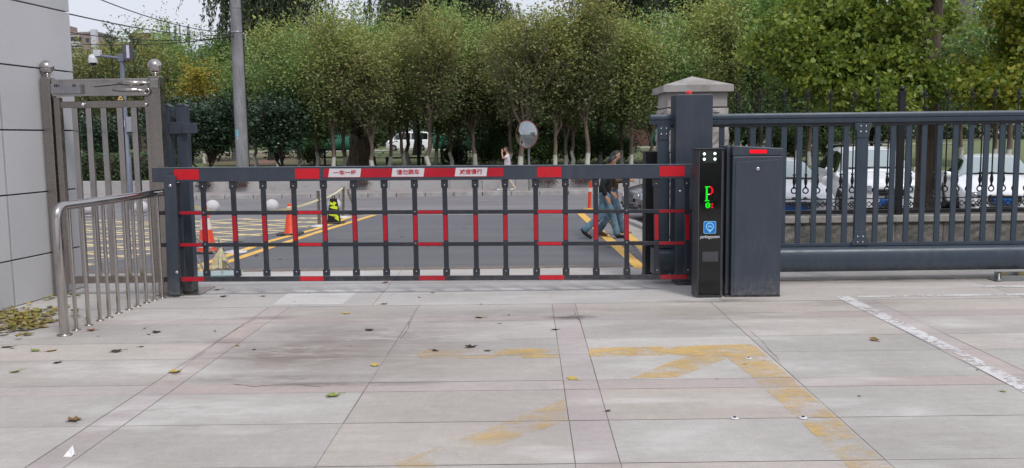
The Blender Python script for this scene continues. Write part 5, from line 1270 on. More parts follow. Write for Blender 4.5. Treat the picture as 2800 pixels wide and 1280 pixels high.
def person(label, p, rz, pose, top, legs_, shoe, s=1.0, group=None, sleeve='short', hairlen=0, baggy=1.0, sole=None):
    """pose: joints (x forward, y left, z up) of a 1.72 m adult"""
    o = thing('person', label, 'person', p, rz, group); o.scale = (s, s, s); J = {k: Vector(v) for k, v in pose.items()}
    pel, che, nek, hd = J['pelvis'], J['chest'], J['neck'], J['head']
    hf = J.get('face', Vector((1, 0, 0))).normalized(); hl = Vector((-hf.y, hf.x, 0)); up = (hd - nek).normalized()
    N, E = [], []
    def add(v, r, r2=None, par=None):
        N.append((v.x, v.y, v.z, r, r2 or r)); 
        if par is not None: E.append((par, len(N) - 1))
        return len(N) - 1
    a = add(pel, .10, .09); w = add(pel.lerp(che, .45), .09, .08, a); c = add(che, .105, .09, w); nb = add(nek, .06, .06, c)
    nk = add(nek.lerp(hd, .55) - hf * .01, .054, .056, nb); add(hd - hf * .012, .06, .06, nk)
    for sd, L_ in ((1, 'l'), (-1, 'r')):
        hp = add(pel + Vector((0, sd * .09, -.05)), .088, None, a); k = add(J['knee_' + L_], .056, None, hp); an = add(J['ankle_' + L_], .037, None, k)
        td = (J['toe_' + L_] - J['ankle_' + L_]); add(J['ankle_' + L_] + td * .9, .03, None, an)
        sh = add(che + Vector((0, sd * .165, .07)), .058, None, c); el = add(J['elbow_' + L_], .040, None, sh); wr_ = add(J['wrist_' + L_], .026, .03, el)
        hdv = (J['hand_' + L_] - J['wrist_' + L_]).normalized(); pm_ = add(J['wrist_' + L_] + hdv * .055, .022, .034, wr_); kn = add(J['wrist_' + L_] + hdv * .085, .018, .036, pm_)
        sdv = hdv.cross(Vector((0, 1, 0)) if abs(hdv.y) < .8 else Vector((1, 0, 0))).normalized(); cur = J.get('curl_' + L_, Vector((hdv.z, 0, -hdv.x)) * .5)
        for i, (ln, of) in enumerate(((.068, .028), (.078, .010), (.072, -.009), (.055, -.026))):
            b0 = J['wrist_' + L_] + hdv * .09 + sdv * of
            q1 = add(b0 + hdv * ln * .5, .0085, None, kn); add(b0 + hdv * ln * .85 + cur * ln * .5, .007, None, q1)
        t1 = add(J['wrist_' + L_] + hdv * .05 + sdv * .045, .010, None, pm_); add(J['wrist_' + L_] + hdv * .085 + sdv * .055, .008, None, t1)
    bs = skin_mesh(N, E, 'body', SKIN); bb = MB(); bb.add([v.co for v in bs.vertices], [tuple(p.vertices) for p in bs.polygons], True)
    def hp_(th, ph, k=1.0):
        ct, st, cp, sp = math.cos(th), math.sin(th), math.cos(ph), math.sin(ph)
        jaw = 1 - .26 * max(0, -ct) ** 1.5
        x = .094 * st * cp; y = .077 * st * sp * jaw; z = .118 * ct
        if cp > 0: x += .012 * max(0, -ct) * cp * st ; x += .026 * math.exp(-((ct + .14) / .13) ** 2 - (sp / .16) ** 2) ; x += .006 * math.exp(-((ct + .45) / .1) ** 2 - (sp / .3) ** 2); x -= .008 * math.exp(-((ct - .06) / .1) ** 2 - ((abs(sp) - .38) / .2) ** 2)
        else: x *= 1.0 + .08 * max(0, ct + .3)
        y += (1 if sp > 0 else -1) * .016 * math.exp(-((ct + .02) / .2) ** 2 - ((cp + .08) / .17) ** 2)
        return hd + (hf * x + hl * y + up * z) * k
    nu_, nv_ = 44, 30
    bb.add([hp_(PI * j / nv_, 2 * PI * i / nu_) for j in range(nv_ + 1) for i in range(nu_)], [(j * nu_ + i, (j + 1) * nu_ + i, (j + 1) * nu_ + (i + 1) % nu_, j * nu_ + (i + 1) % nu_) for j in range(nv_) for i in range(nu_)], True)
    bb.build('body', SKIN, o)
    # hair
    rng = np.random.default_rng(5); nu, nv = 40, 14; vs = []
    for j in range(nv + 1):
        for i in range(nu):
            ph = 2 * PI * i / nu; cf = math.cos(ph)
            lim = PI * (.28 if cf > .75 else .28 + (.75 - cf) / .75 * .16 if cf > 0 else .44 + .20 * min(1, -cf * 2)) + hairlen * (cf < .1) * .8
            th = lim * j / nv; vs.append(hp_(th, ph, 1.075 - .035 * (j / nv) ** 3 + rng.uniform(-.006, .010)))
    hb = MB().add(vs, [(j * nu + i, j * nu + (i + 1) % nu, (j + 1) * nu + (i + 1) % nu, (j + 1) * nu + i) for j in range(nv) for i in range(nu)], True)
    h_ = hb.build('hair', HAIR, o); so_ = h_.modifiers.new('t', 'SOLIDIFY'); so_.thickness = .006; so_.offset = -1
    # face features
    for sd in (1, -1):
        MB().sphere(hd + hf * .078 + hl * sd * .031 + up * .006, .0105, 8, 6, (.6, 1, .7)).build('eye', TRIM, o)
        MB().tube([hd + hf * .092 + hl * sd * .016 + up * .026, hd + hf * .078 + hl * sd * .046 + up * .026], .004, 5).build('eyebrow', HAIR, o)
    MB().tube([hd + hf * .086 + hl * .022 - up * .052, hd + hf * .096 - up * .052, hd + hf * .086 - hl * .022 - up * .052], .005, 5).build('mouth', pm('lips', '#8a4f4a', .5), o)
    # trousers
    N, E = [], []
    a = add(pel + Vector((0, 0, .08)), .125, .125); c0 = add(pel + Vector((0, 0, -.02)), .130, .130, a)
    for sd, L_ in ((1, 'l'), (-1, 'r')):
        kn_, an_ = J['knee_' + L_], J['ankle_' + L_]; hp0 = pel + Vector((0, sd * .085, -.1))
        h1 = add(hp0, .100 * baggy, .105 * baggy, c0); h2 = add(hp0.lerp(kn_, .55), .088 * baggy, None, h1); k1 = add(kn_, .074 * baggy, None, h2); k2 = add(kn_.lerp(an_, .5), .066 * baggy, None, k1)
        k3 = add(kn_.lerp(an_, .95), .070 * baggy, None, k2); add(kn_.lerp(an_, 1.13), .072 * baggy, None, k3)
    tr = link('trousers', skin_mesh(N, E, 'trousers', legs_, 2), o)
    ft = bpy.data.textures.get('folds') or bpy.data.textures.new('folds', 'CLOUDS'); ft.noise_scale = .07
    dm = tr.modifiers.new('folds', 'DISPLACE'); dm.texture = ft; dm.strength = .028; dm.mid_level = .5
    # top
    N, E = [], []
    hem = pel + Vector((0, 0, -.06)); a = add(hem, .155, .155); b0 = add(hem.lerp(che, .5), .135, .135, a); c = add(che, .165, .12, b0); n0 = add(nek - Vector((0, 0, .02)), .085, .075, c)
    for sd, L_ in ((1, 'l'), (-1, 'r')):
        sh = add(che + Vector((0, sd * .17, .07)), .075, None, c); el = J['elbow_' + L_]; s0 = che + Vector((0, sd * .17, .07))
        if sleeve == 'short': add(s0.lerp(el, .7), .066, None, sh)
        else: e_ = add(el, .058, None, sh); add(el.lerp(J['wrist_' + L_], .9), .048, None, e_)
    tp_ = link('jacket' if sleeve == 'long' else 'shirt', skin_mesh(N, E, 'top', top, 2), o)
    dm = tp_.modifiers.new('folds', 'DISPLACE'); dm.texture = ft; dm.strength = .022; dm.mid_level = .5
    # shoes
    for L_ in ('l', 'r'):
        an, toe = J['ankle_' + L_], J['toe_' + L_]; d = (toe - an); dn = Vector((0, 0, -1)) if abs(d.z) < .12 else Vector((d.z, 0, -d.x)).normalized() * (1 if d.x > 0 else -1)
        heel = an - Vector((d.x, d.y, 0)).normalized() * .03 * (1 if abs(d.z) < .12 else .3) + dn * .035
        N, E = [], []
        a = add(an + dn * .02, .052); b0 = add(heel + dn * .01, .050, .048, a); m_ = add(an.lerp(toe, .5) + dn * .025, .052, .046, a); t_ = add(toe, .050, .036, m_); add(toe + (toe - an).normalized() * .05, .038, .028, t_)
        link('shoe', skin_mesh(N, E, 'shoe', shoe, 2), o)
    return o
def V(x, y, z): return (x, y, z)
pose_a = dict(pelvis=V(0, 0, .90), chest=V(.06, 0, 1.24), neck=V(.09, 0, 1.42), head=V(.15, 0, 1.55), face=Vector((.9, .25, 0)),
              knee_l=V(.17, .09, .47), ankle_l=V(.27, .08, .085), toe_l=V(.42, .08, .035), knee_r=V(-.06, -.09, .48), ankle_r=V(-.40, -.09, .19), toe_r=V(-.29, -.09, .045),
              elbow_l=V(.02, .24, 1.06), wrist_l=V(.17, .22, .90), hand_l=V(.24, .22, .84), elbow_r=V(-.07, -.25, 1.05), wrist_r=V(.02, -.24, .84), hand_r=V(.07, -.24, .76))
pose_b = dict(pelvis=V(0, 0, .92), chest=V(.01, 0, 1.28), neck=V(.02, 0, 1.46), head=V(.06, 0, 1.60), face=Vector((1, -.12, 0)),
              knee_l=V(.14, .09, .50), ankle_l=V(.22, .09, .085), toe_l=V(.37, .09, .035), knee_r=V(-.04, -.09, .48), ankle_r=V(-.28, -.09, .11), toe_r=V(-.14, -.09, .03),
              elbow_l=V(.02, .24, 1.09), wrist_l=V(.10, .22, .90), hand_l=V(.13, .22, .82), elbow_r=V(.06, -.26, 1.10), wrist_r=V(.28, -.20, 1.13), hand_r=V(.36, -.19, 1.12))
pose_c = dict(pelvis=V(0, 0, .90), chest=V(-.01, 0, 1.24), neck=V(0, 0, 1.42), head=V(.03, 0, 1.555), face=Vector((1, .15, 0)),
              knee_l=V(.15, .08, .49), ankle_l=V(.24, .08, .085), toe_l=V(.38, .08, .035), knee_r=V(-.02, -.08, .47), ankle_r=V(-.26, -.08, .10), toe_r=V(-.13, -.08, .03),
              elbow_l=V(.16, .20, 1.22), wrist_l=V(.20, .12, 1.45), hand_l=V(.19, .08, 1.53), elbow_r=V(-.08, -.22, 1.05), wrist_r=V(-.02, -.20, .84), hand_r=V(.0, -.2, .76))
def denim(name, a, b_):
    t = NT(name); c = t.mix(t.mr(t.noise(5, 5, .7), .35, .65), lin(a), lin(b_)); return t.done(t.bsdf(c, .85, bump=t.noise(14, 4), bs=.8, bd=.02))
t = NT('brown_plaid'); wv = t.n('TexChecker'); wv.inputs['Scale'].default_value = 26; t.l(t.co, wv.inputs[0]); c = t.mix(wv.outputs['Fac'], lin('#51463c'), lin('#2f2a28')); PLD = t.done(t.bsdf(t.mix(t.mr(t.noise(9), .4, .6), c, lin('#6a5c4c')), .9))
BLKT = denim('black_cotton', '#1b1d25', '#121319')
ga = G(1645, 652); gb = G(1672, 645)
person('man in black top and washed jeans striding right on the lane line', (ga.x + .05, 17.55, 0), 0, pose_a, BLKT, denim('washed_jeans', '#6c8794', '#41637c'), pm('black_shoe', '#101014', .6), .98, 'two men walking across the lane', 'long', baggy=1.12)
person('taller short haired man in brown jacket walking behind the black clad man', (gb.x + .02, 18.05, 0), 0, pose_b, PLD, denim('blue_jeans', '#5d7385', '#38506a'), pm('brown_shoe', '#6a5239', .6), 1.0, 'two men walking across the lane', 'long', baggy=1.08)
gc = Q(1388, 520, 31.95)
person('woman in white shirt and cream trousers walking on the far pavement', (gc.x, 31.95, .12), PI, pose_c, denim('white_shirt', '#d8ccd4', '#c4bcc8'), denim('cream_trousers', '#c2b7a6', '#ac9f90'), pm('white_shoe', '#d6d3d0', .6), .93, None, 'short', .25, 1.0)
for o_ in list(bpy.data.objects):
    if o_.get('category') == 'person' and 'woman' in o_['label']: wm_ = o_

# ------------------------------------------------------------------ street clutter
t = NT('pale_stone'); c = t.mix(t.mr(t.noise(5, 5), .35, .65), (.56, .54, .55), (.46, .44, .45)); STN = t.done(t.bsdf(c, .7, bump=t.noise(40, 3), bs=.15))
for px, lb_ in ((238, 'pale stone ball bollard seen through the left bars of the steel gate'), (385, 'pale stone ball bollard seen through the right bars of the steel gate'), (581, 'pale stone ball bollard just right of the slate latch posts'),
                (743, 'pale stone ball bollard behind the plain orange cone'), (914, 'pale stone ball bollard behind the yellow and black caution stand')):
    g = G(px, 575 + (1400 - px) * .0)
    g.y = 24.6; g.x = Q(px, 560, 24.6).x
    o = thing('stone_ball_bollard', lb_, 'bollard', (g.x, g.y, 0), 0, 'row of stone ball bollards'); MB().sphere((0, 0, .20), .195, 28, 18).build('ball', STN, o); MB().lathe([(.12, 0), (.11, .03), (.08, .04)]).build('base', STN, o)
ORG = pm('orange_plastic', '#d8431c', .5, 0, .1); WRB = pm('white_band', '#d8d2cc', .5)
def cone(px, py, h, label, band, base=.2):
    g = G(px, py); o = thing('traffic_cone', label, 'traffic cone', (g.x, g.y, .0)); k = h / .7
    MB().box(-base, base, -base, base, .002, .035).build('base', RUBBER, o, bevel=.01)
    MB().lathe([(.15 * k, .035), (.13 * k, .06), (.035, h - .01), (.03, h)], n=24).build('cone', ORG, o)
    if band:
        for a, b_ in band:
            ra = .13 * k + (.035 - .13 * k) * ((a - .06) / (h - .07)) + .004; rb = .13 * k + (.035 - .13 * k) * ((b_ - .06) / (h - .07)) + .004
            MB().lathe([(ra, a), (rb, b_)], n=24).build('reflective_band', WRB, o)
    return o
cone(794, 641, .66, 'plain orange traffic cone left of the double yellow line', [(.53, .60)], .24)
cone(566, 690, .86, 'orange traffic cone with white bands beside the slate latch posts', [(.10, .16), (.42, .62)], .24)
g = G(1611, 574); o = thing('delineator_post', 'orange flexible post with white bands behind the striding man', 'delineator', (g.x, g.y, 0))
MB().lathe([(.16, .003), (.15, .03), (.05, .05)], n=20).build('base', pm('yellow_rubber', '#c79a2c', .6), o); MB().tube([(0, 0, .05), (.02, 0, .5), (.05, 0, .78)], [.045, .043, .04], 14).build('tube', ORG, o)
MB().tube([(.024, 0, .5), (.034, 0, .6)], .048, 14).build('reflective_band', WRB, o)
# caution stand, yellow and black
g = G(915, 611); o = thing('caution_stand', 'black and lime yellow plastic caution stand before a stone ball', 'caution sign', (g.x, g.y, 0))
LIM = pm('lime_yellow', '#c9dc22', .5)
MB().box(-.28, .24, -.14, .14, .003, .04).build('base', RUBBER, o, bevel=.01)
MB().add([(-.16, -.09, .04), (.14, -.09, .04), (.14, .09, .04), (-.16, .09, .04), (-.09, -.04, .60), (.07, -.04, .60), (.07, .04, .60), (-.09, .04, .60)], [(0, 1, 5, 4), (1, 2, 6, 5), (2, 3, 7, 6), (3, 0, 4, 7), (4, 5, 6, 7), (0, 3, 2, 1)]).build('body', BLACKM, o, bevel=.01)
MB().ring((-.01, 0, .63), .035, .012).build('handle', BLACKM, o)
def onb(z, u):  # point on the body's front
    f = (z - .04) / .56; hw_ = .15 - .07 * f; return (-.01 + u * hw_, -.09 + .05 * f - .004, z)
for j, pl in enumerate([[(.46, -.9), (.43, .3), (.50, .9), (.53, .2), (.49, -.2), (.53, -.7)], [(.40, -.9), (.36, -.2), (.34, .9), (.41, .95), (.43, .3)], [(.30, -.9), (.21, -.85), (.17, .2), (.24, .9), (.32, .7), (.28, .1)], [(.13, .2), (.06, .9), (.18, .95), (.22, .6)]]):
    vs = [onb(*q) for q in pl]; n_ = len(vs); MB().add(vs + [(v[0], v[1] + .01, v[2]) for v in vs], [tuple(range(n_)), tuple(range(2 * n_ - 1, n_ - 1, -1))] + [(i, i + n_, (i + 1) % n_ + n_, (i + 1) % n_) for i in range(n_)]).build('yellow_stripe', LIM, o)
# queue bollards with tape
tops = {}
for px, pyt, pyb, lean, lb_ in ((645, 546, 690, 0, 'steel queue post behind the second lattice bar of the boom'), (873, 525, 619, 0, 'steel queue post with white base left of the caution stand'), (938, 513, 595, .03, 'steel queue post with tape knot right of the caution stand'), (975, 520, 585, -.22, 'leaning steel post, the farthest of the taped posts')):
    g = G(px, pyb); h = Q(px, pyt, g.y).z; o = thing('queue_post', lb_, 'bollard', (g.x, g.y, 0), 0, 'steel posts carrying barrier tape')
    MB().lathe([(.20, .002), (.19, .02), (.05, .045)], n=24).build('base', pm('white_painted_base', '#c7c4c4', .5), o); MB().tube([(0, 0, .04), (lean, 0, h)], .038, 14).build('tube', STEELB, o)
    MB().tube([(lean, 0, h), (lean, 0, h + .02)], [.045, .03], 14).build('cap', TRIM, o)
    tops[px] = Vector((g.x + lean, g.y - .05, h))
TAPE = pm('barrier_tape', '#cfcaa0', .6, 0, .2, 30)
def tape(p, q, sag, label, w=.045):
    b = MB(); n_ = 14; pts = [Vector(p).lerp(Vector(q), i / n_) - Vector((0, 0, sag * 4 * (i / n_) * (1 - i / n_))) for i in range(n_ + 1)]
    for i in range(n_): b.bar(pts[i], pts[i + 1] + (pts[i + 1] - pts[i]) * .02, w, .004, (0, 1, 0))
    o = b.build('barrier_tape', TAPE, fix=False); o['label'] = label; o['category'] = 'barrier tape'; o['group'] = 'barrier tapes between the steel posts'
tape(tops[645] - Vector((0, 0, .22)), tops[873] - Vector((0, 0, .18)), .10, 'pale yellow tape sagging from the nearest steel post to the white based one')
tape(tops[873] - Vector((0, 0, .18)), tops[938] - Vector((0, 0, .0)), .05, 'short rising tape between white based post and knotted post', .035)
tape(tops[938], tops[975] + Vector((0, 0, -.02)), .06, 'short tape from the knotted post to the leaning post', .035)
g = Q(520, 560, tops[645].y - .6); tape(tops[645] - Vector((0, 0, .22)), g, .05, 'tape end running left from the nearest steel post behind the latch posts')
# fallen pole, tape bundle and glass panels on the ground
a, b_ = G(640, 742), Q(525, 640, 15.0); o = MB().tube([a + Vector((0, 0, .03)), b_], .017, 8).build('fallen_pole', pm('dull_pole', '#8d8784', .4, .6)); tag(o, 'thin grey pole leaning beside the cone near the latch posts', 'pole')
a, b_ = G(560, 748), Q(532, 690, 13.9); o = MB().tube([a + Vector((0, 0, .03)), b_], .017, 8).build('fallen_pole', pm('dull_pole', '#8d8784', .4, .6)); tag(o, 'short grey pole end lying just right of the latch posts', 'pole')
g = G(606, 735); bt = MB(); random.seed(6)
apx = g + Vector((0, 0, .33))
for i in range(9):
    an = random.uniform(-1, 1); e = g + Vector((an * .16, random.uniform(-.1, .1), .01)); m_ = (apx + e) / 2 + Vector((an * .02, 0, 0)); bt.bar(apx, m_, .035, .004).bar(m_, e, .05, .004)
for i in range(5): bt.bar(g + Vector((-.5 + i * .12, random.uniform(-.05, .05), .02)), g + Vector((-.36 + i * .12, random.uniform(-.05, .05), .05)), .05, .006)
for i in range(3): bt.bar(apx - Vector((0, 0, .05)), apx + Vector((random.uniform(-.04, .04), 0, .14)), .02, .004)
tag(bt.build('tape_bundle', pm('white_yellow_tape', '#d6cfae', .6, 0, .15, 20), fix=False), 'knotted bundle of white and yellow tape hanging on the fallen pole', 'barrier tape')
GP = pm('greenish_panel', '#8ea39f', .15, .2)
a = G(660, 745)
for i, (dx, dy, rz_, lb_) in enumerate(((0, 0, .05, 'upper pale green glass sheet lying behind the boom by the latch posts'), (-.25, -.1, -.04, 'lower pale green glass sheet lying behind the boom by the latch posts'))):
    o = MB().box(-.45, .45, -.14, .14, .0, .014).build('glass_sheet', GP, bevel=.003); o.location = (a.x - .35 + dx, 13.2 + dy, .003 + i * .0 + (.03 if i == 0 else 0)); o.rotation_euler = (.12 if i == 0 else 0, 0, rz_); tag(o, lb_, 'glass sheet')

# traffic mirror
pmr = Q(1441, 368, 31.8); o = thing('traffic_mirror', 'round convex traffic mirror with red rim on a grey pole', 'traffic mirror', (pmr.x, 31.8, .12), math.radians(-38))
zc = pmr.z - .12; MB().tube([(.0, .1, 0), (.0, .1, zc + .1)], .038, 12).build('pole', pm('grey_pole', '#7d8283', .5, .4), o)
vs = []; nu, nv = 40, 8; Rm = .47
for j in range(nv + 1):
    r_ = Rm * j / nv; 
    for i in range(nu): a = 2 * PI * i / nu; vs.append((r_ * math.cos(a), -.03 - (.16 - .16 * (r_ / Rm) ** 2), zc + r_ * math.sin(a)))
MB().add(vs, [(j * nu + i, j * nu + (i + 1) % nu, (j + 1) * nu + (i + 1) % nu, (j + 1) * nu + i) for j in range(nv) for i in range(nu)], True).build('mirror_face', pm('mirror', '#aab0b0', .05, 1, .1, 8), o)
MB().ring((0, -.02, zc), Rm + .005, .018, 40, 8).build('rim', pm('red_rim', '#8a4444', .5), o)
b = MB(); b.lathe([(Rm, 0), (Rm * .9, .05), (.1, .09)], n=32); b.v = [(v[0], v[2] + .0, v[1] + zc) for v in b.v]; b.build('back_shell', pm('red_rim', '#8a4444', .5), o)

# utility pole and cables
dU = 36.0; pu = Q(664, 450, dU); o = thing('utility_pole', 'tall tapered grey concrete utility pole with cable clamp and blue sticker', 'utility pole', (pu.x, dU, gz(dU)))
t = NT('pole_concrete'); c = t.mix(t.mr(t.noise(3, 5, .7, (1, 1, .3)), .35, .65), (.27, .27, .285), (.15, .15, .16)); c = t.mix(t.mr(t.noise(8, 6, .8), .62, .72), c, (.34, .34, .36)); PC = t.done(t.bsdf(c, .85))
MB().tube([(0, 0, 0), (0, 0, 3), (0, 0, 7), (0, 0, 11)], [.265, .25, .215, .18], 24).build('shaft', PC, o)
zk = Z(640, 92, dU) - gz(dU)
MB().lathe([(.225, 0), (.235, .01), (.235, .07), (.225, .08)], (0, 0, zk), 24).lathe([(.215, 0), (.222, .005), (.222, .03)], (0, 0, Z(640, 25, dU) - gz(dU)), 24).build('clamp', pm('galvanised_band', '#8a8e92', .4, .7), o)
MB().tube([(.23, -.05, zk), (.33, -.05, zk - .05), (.35, -.05, zk - .35), (.30, -.05, zk - .5)], .02, 6).build('hook', pm('galvanised_band', '#8a8e92', .4, .7), o)
b = MB(); z_ = Z(651, 363, dU) - gz(dU); r_ = .263
vs = [(r_ * math.sin(a), -r_ * math.cos(a), z_ + dz) for dz in (-.16, .12) for a in np.linspace(-.75, -.15, 6)]
b.add(vs, [(i, i + 1, i + 7, i + 6) for i in range(5)]); st1 = b.build('sticker', pm('pale_blue_sticker', '#79b2c6', .6), o)
b = MB(); vs = [(r_ * math.sin(a), -r_ * math.cos(a), z_ + dz) for dz in (-.28, -.19) for a in np.linspace(-.55, -.3, 4)]
b.add(vs, [(i, i + 1, i + 5, i + 4) for i in range(3)]); b.build('sticker', pm('white_paper', '#bcc0c4', .7), o)
MB().tube([(.21, -.05, 11), (.235, -.05, 7), (.27, -.05, 3), (.28, -.05, 0)], .014, 6).build('down_cable', TRIM, o)
CAB = pm('black_cable', '#17181b', .6)
def cable(p, q, sag, r, label):
    n_ = 24; pts = [Vector(p).lerp(Vector(q), i / n_) - Vector((0, 0, sag * 4 * (i / n_) * (1 - i / n_))) for i in range(n_ + 1)]
    o = MB().tube(pts, r, 6).build('overhead_cable', CAB, fix=False); tag(o, label, 'cable', 'overhead cables at the utility pole')
pk_ = Q(640, 92, dU - .3)
cable(pk_, Q(-150, -46, 9.8), .0 + .25, .011, 'thickest black cable crossing in front of the granite wall')
cable(Q(640, 99, dU - .3), Q(-150, 12, 26), .5, .014, 'second thinner cable just below the thickest black cable')
cable(Q(640, 90, dU - .3), Q(140, -60, 22), .3, .014, 'upper cable leaving the picture top left of the utility pole')
cable(Q(638, 100, dU - .3), Q(-100, 78, 40), .5, .016, 'lowest nearly level cable behind the camera mast')
cable(Q(638, 96, dU - .3), Q(470, 116, 60), .1, .018, 'short cable running from the pole back to the thin roof masts')

# camera mast
dM = 27.0; pM = Q(352, 490, dM); pT = Q(334, 150, dM); o = thing('camera_mast', 'slim grey mast with white dome camera arm, purple box and warning triangle', 'camera mast', (pM.x, dM, 0))
MP = pm('mast_grey', '#6f7482', .5, .3); hM = pT.z
MB().tube([(0, 0, 0), (0, 0, 1.6), (0, 0, 1.65), (0, 0, hM)], [.105, .105, .075, .065], 16).build('mast', MP, o)
aL = Q(267, 152, dM) - Vector((pM.x, dM, 0)); aT = Vector((0, 0, Q(330, 160, dM).z))
MB().tube([aT, aL], .045, 10).build('arm', MP, o)
MB().box(-.09, .09, -.09, .09, hM - .2, hM + .02).build('clamp', MP, o, bevel=.01)
dc = Q(254, 158, dM) - Vector((pM.x, dM, 0)); WP_ = pm('white_camera_plastic', '#c4c6cb', .4)
cm = MB().lathe([(.13, -.15), (.13, -.05), (.11, .06), (.05, .10)], dc, 20).build('dome_camera', WP_, o); MB().sphere((dc.x, dc.y, dc.z - .16), .10, 16, 10, (1, 1, .8)).build('dome', GLASSK, cm)
MB().box(aL.x - .10, aL.x + .10, aL.y - .08, aL.y + .08, aL.z - .02, aL.z + .16).build('camera_bracket', WP_, o, bevel=.01)
bxc = Q(347, 142, dM) - Vector((pM.x, dM, 0))
MB().box(bxc.x - .06, bxc.x + .13, -.12, .12, bxc.z - .24, bxc.z + .20).build('equipment_box', pm('purple_grey_box', '#565068', .5), o, bevel=.01); MB().box(bxc.x + .04, bxc.x + .12, -.135, -.122, bxc.z - .19, bxc.z + .18).build('box_panel', WP_, o)
MB().tube([(0, 0, hM - .12), (bxc.x, 0, bxc.z - .2)], .03, 8).build('box_bracket', MP, o)
tz = Q(334, 268, dM) - Vector((pM.x, dM, 0)); tr_ = MB().prism([(tz.x - .13, tz.z - .09), (tz.x + .13, tz.z - .09), (tz.x, tz.z + .16)], -.12, -.11).build('warning_triangle', TRIM, o)
MB().prism([(tz.x - .095, tz.z - .07), (tz.x + .095, tz.z - .07), (tz.x, tz.z + .115)], -.124, -.121).build('triangle_field', pm('triangle_yellow', '#c9a763', .5), tr_)
MB().prism([(tz.x - .035, tz.z - .045), (tz.x + .045, tz.z - .025), (tz.x + .02, tz.z + .005), (tz.x - .01, tz.z - .012)], -.128, -.125).build('triangle_symbol', TRIM, tr_)
MB().box(.06, .20, -.1, .05, 2.3, 2.75).build('cabinet', pm('pale_box', '#8d8f98', .5), o, bevel=.01)
MB().box(-.115, .02, -.12, -.10, 2.45, 2.65).build('notice_plate', WP_, o)

# park furniture
fp = at(903, 49); o = thing('bench_frame', 'black open metal bench frame behind the whitewashed park trees', 'bench', (fp[0], fp[1], fp[2] + .0))
b = MB()
for x in (-.85, -.28, .28, .85):
    MB().box(x - .05, x + .05, -.05, .05, 0, .95).build('leg', BLACKM, o)
MB().box(-.85, .85, -.06, .06, .86, .95).box(-.8, .8, -.05, .05, .48, .54).build('rail', BLACKM, o)
fp = at(1298, 48); o = thing('low_railing', 'low black park railing right of the clipped box hedge', 'railing', fp)
MB().box(-.85, .75, -.03, .03, .82, .90).build('top_rail', BLACKM, o); MB().box(-.85, .75, -.03, .03, .2, .26).build('bottom_rail', BLACKM, o)
for i in range(9): MB().box(-.85 + i * .2 - .02, -.85 + i * .2 + .02, -.02, .02, 0, .84 if i else 1.05).build('upright', BLACKM, o)
fp = at(1108, 50); o = thing('park_bench', 'low dark park bench edge on the lawn left of the slim dark lamp post', 'bench', fp); MB().box(-1.1, 1.1, -.2, .2, .36, .44).build('seat', BLACKM, o)
for x in (-1, 1): MB().box(x - .05, x + .05, -.18, .18, 0, .36).build('leg', BLACKM, o)
fp = at(1145, 47); o = thing('lamp_post', 'slim dark green lamp post on the lawn beside the white van', 'lamp post', fp); MB().tube([(0, 0, 0), (0, 0, 3.4)], [.09, .06], 10).build('post', pm('dark_green_post', '#1c2a22', .5), o); MB().lathe([(.05, 3.4), (.16, 3.5), (.12, 3.75), (.02, 3.82)], n=12).build('lamp_head', pm('dark_green_post', '#1c2a22', .5), o)
# green screen fences far behind
GS = pm('green_mesh_screen', '#1f5a48', .8, 0, .25, 1.2)
for px0_, px1_, d, z0, z1, lb_ in ((780, 960, 100, .9, 2.6, 'green screen fence behind the leaning park tree'), (1185, 1320, 100, .9, 2.75, 'long green screen fence left of the woman in white'), (1775, 1835, 100, .9, 2.9, 'green screen fence glimpsed left of the stone pier')):
    x0_, x1_ = Q(px0_, 400, d).x, Q(px1_, 400, d).x; o = thing('screen_fence', lb_, 'fence', (x0_, d, .85), 0, 'green screen fences at the far park edge')
    vs = [(i * (x1_ - x0_) / 30, .12 * math.sin(i * 1.3), z) for i in range(31) for z in (0, z1 - z0)]
    b = MB().add(vs, [(2 * i, 2 * i + 2, 2 * i + 3, 2 * i + 1) for i in range(30)], True); q = b.build('screen', GS, o); q.modifiers.new('t', 'SOLIDIFY').thickness = .03
    for i in range(0, 31, 6): MB().tube([(i * (x1_ - x0_) / 30, .2, 0), (i * (x1_ - x0_) / 30, .2, z1 - z0 + .05)], .05, 6).build('post', MP, o)
o = thing('garden_shed', 'dark red brown shed wall seen between trunks left of the stone pier', 'shed', (Q(1755, 400, 104).x, 104, .85))
MB().box(-1.9, 1.9, 0, 3, 0, 2.1).build('wall', pm('red_brown_wall', '#5b3f3a', .9, 0, .2, 1), o); MB().box(-2.1, 2.1, -.2, 3.2, 2.1, 2.25).build('roof', TRIM, o)

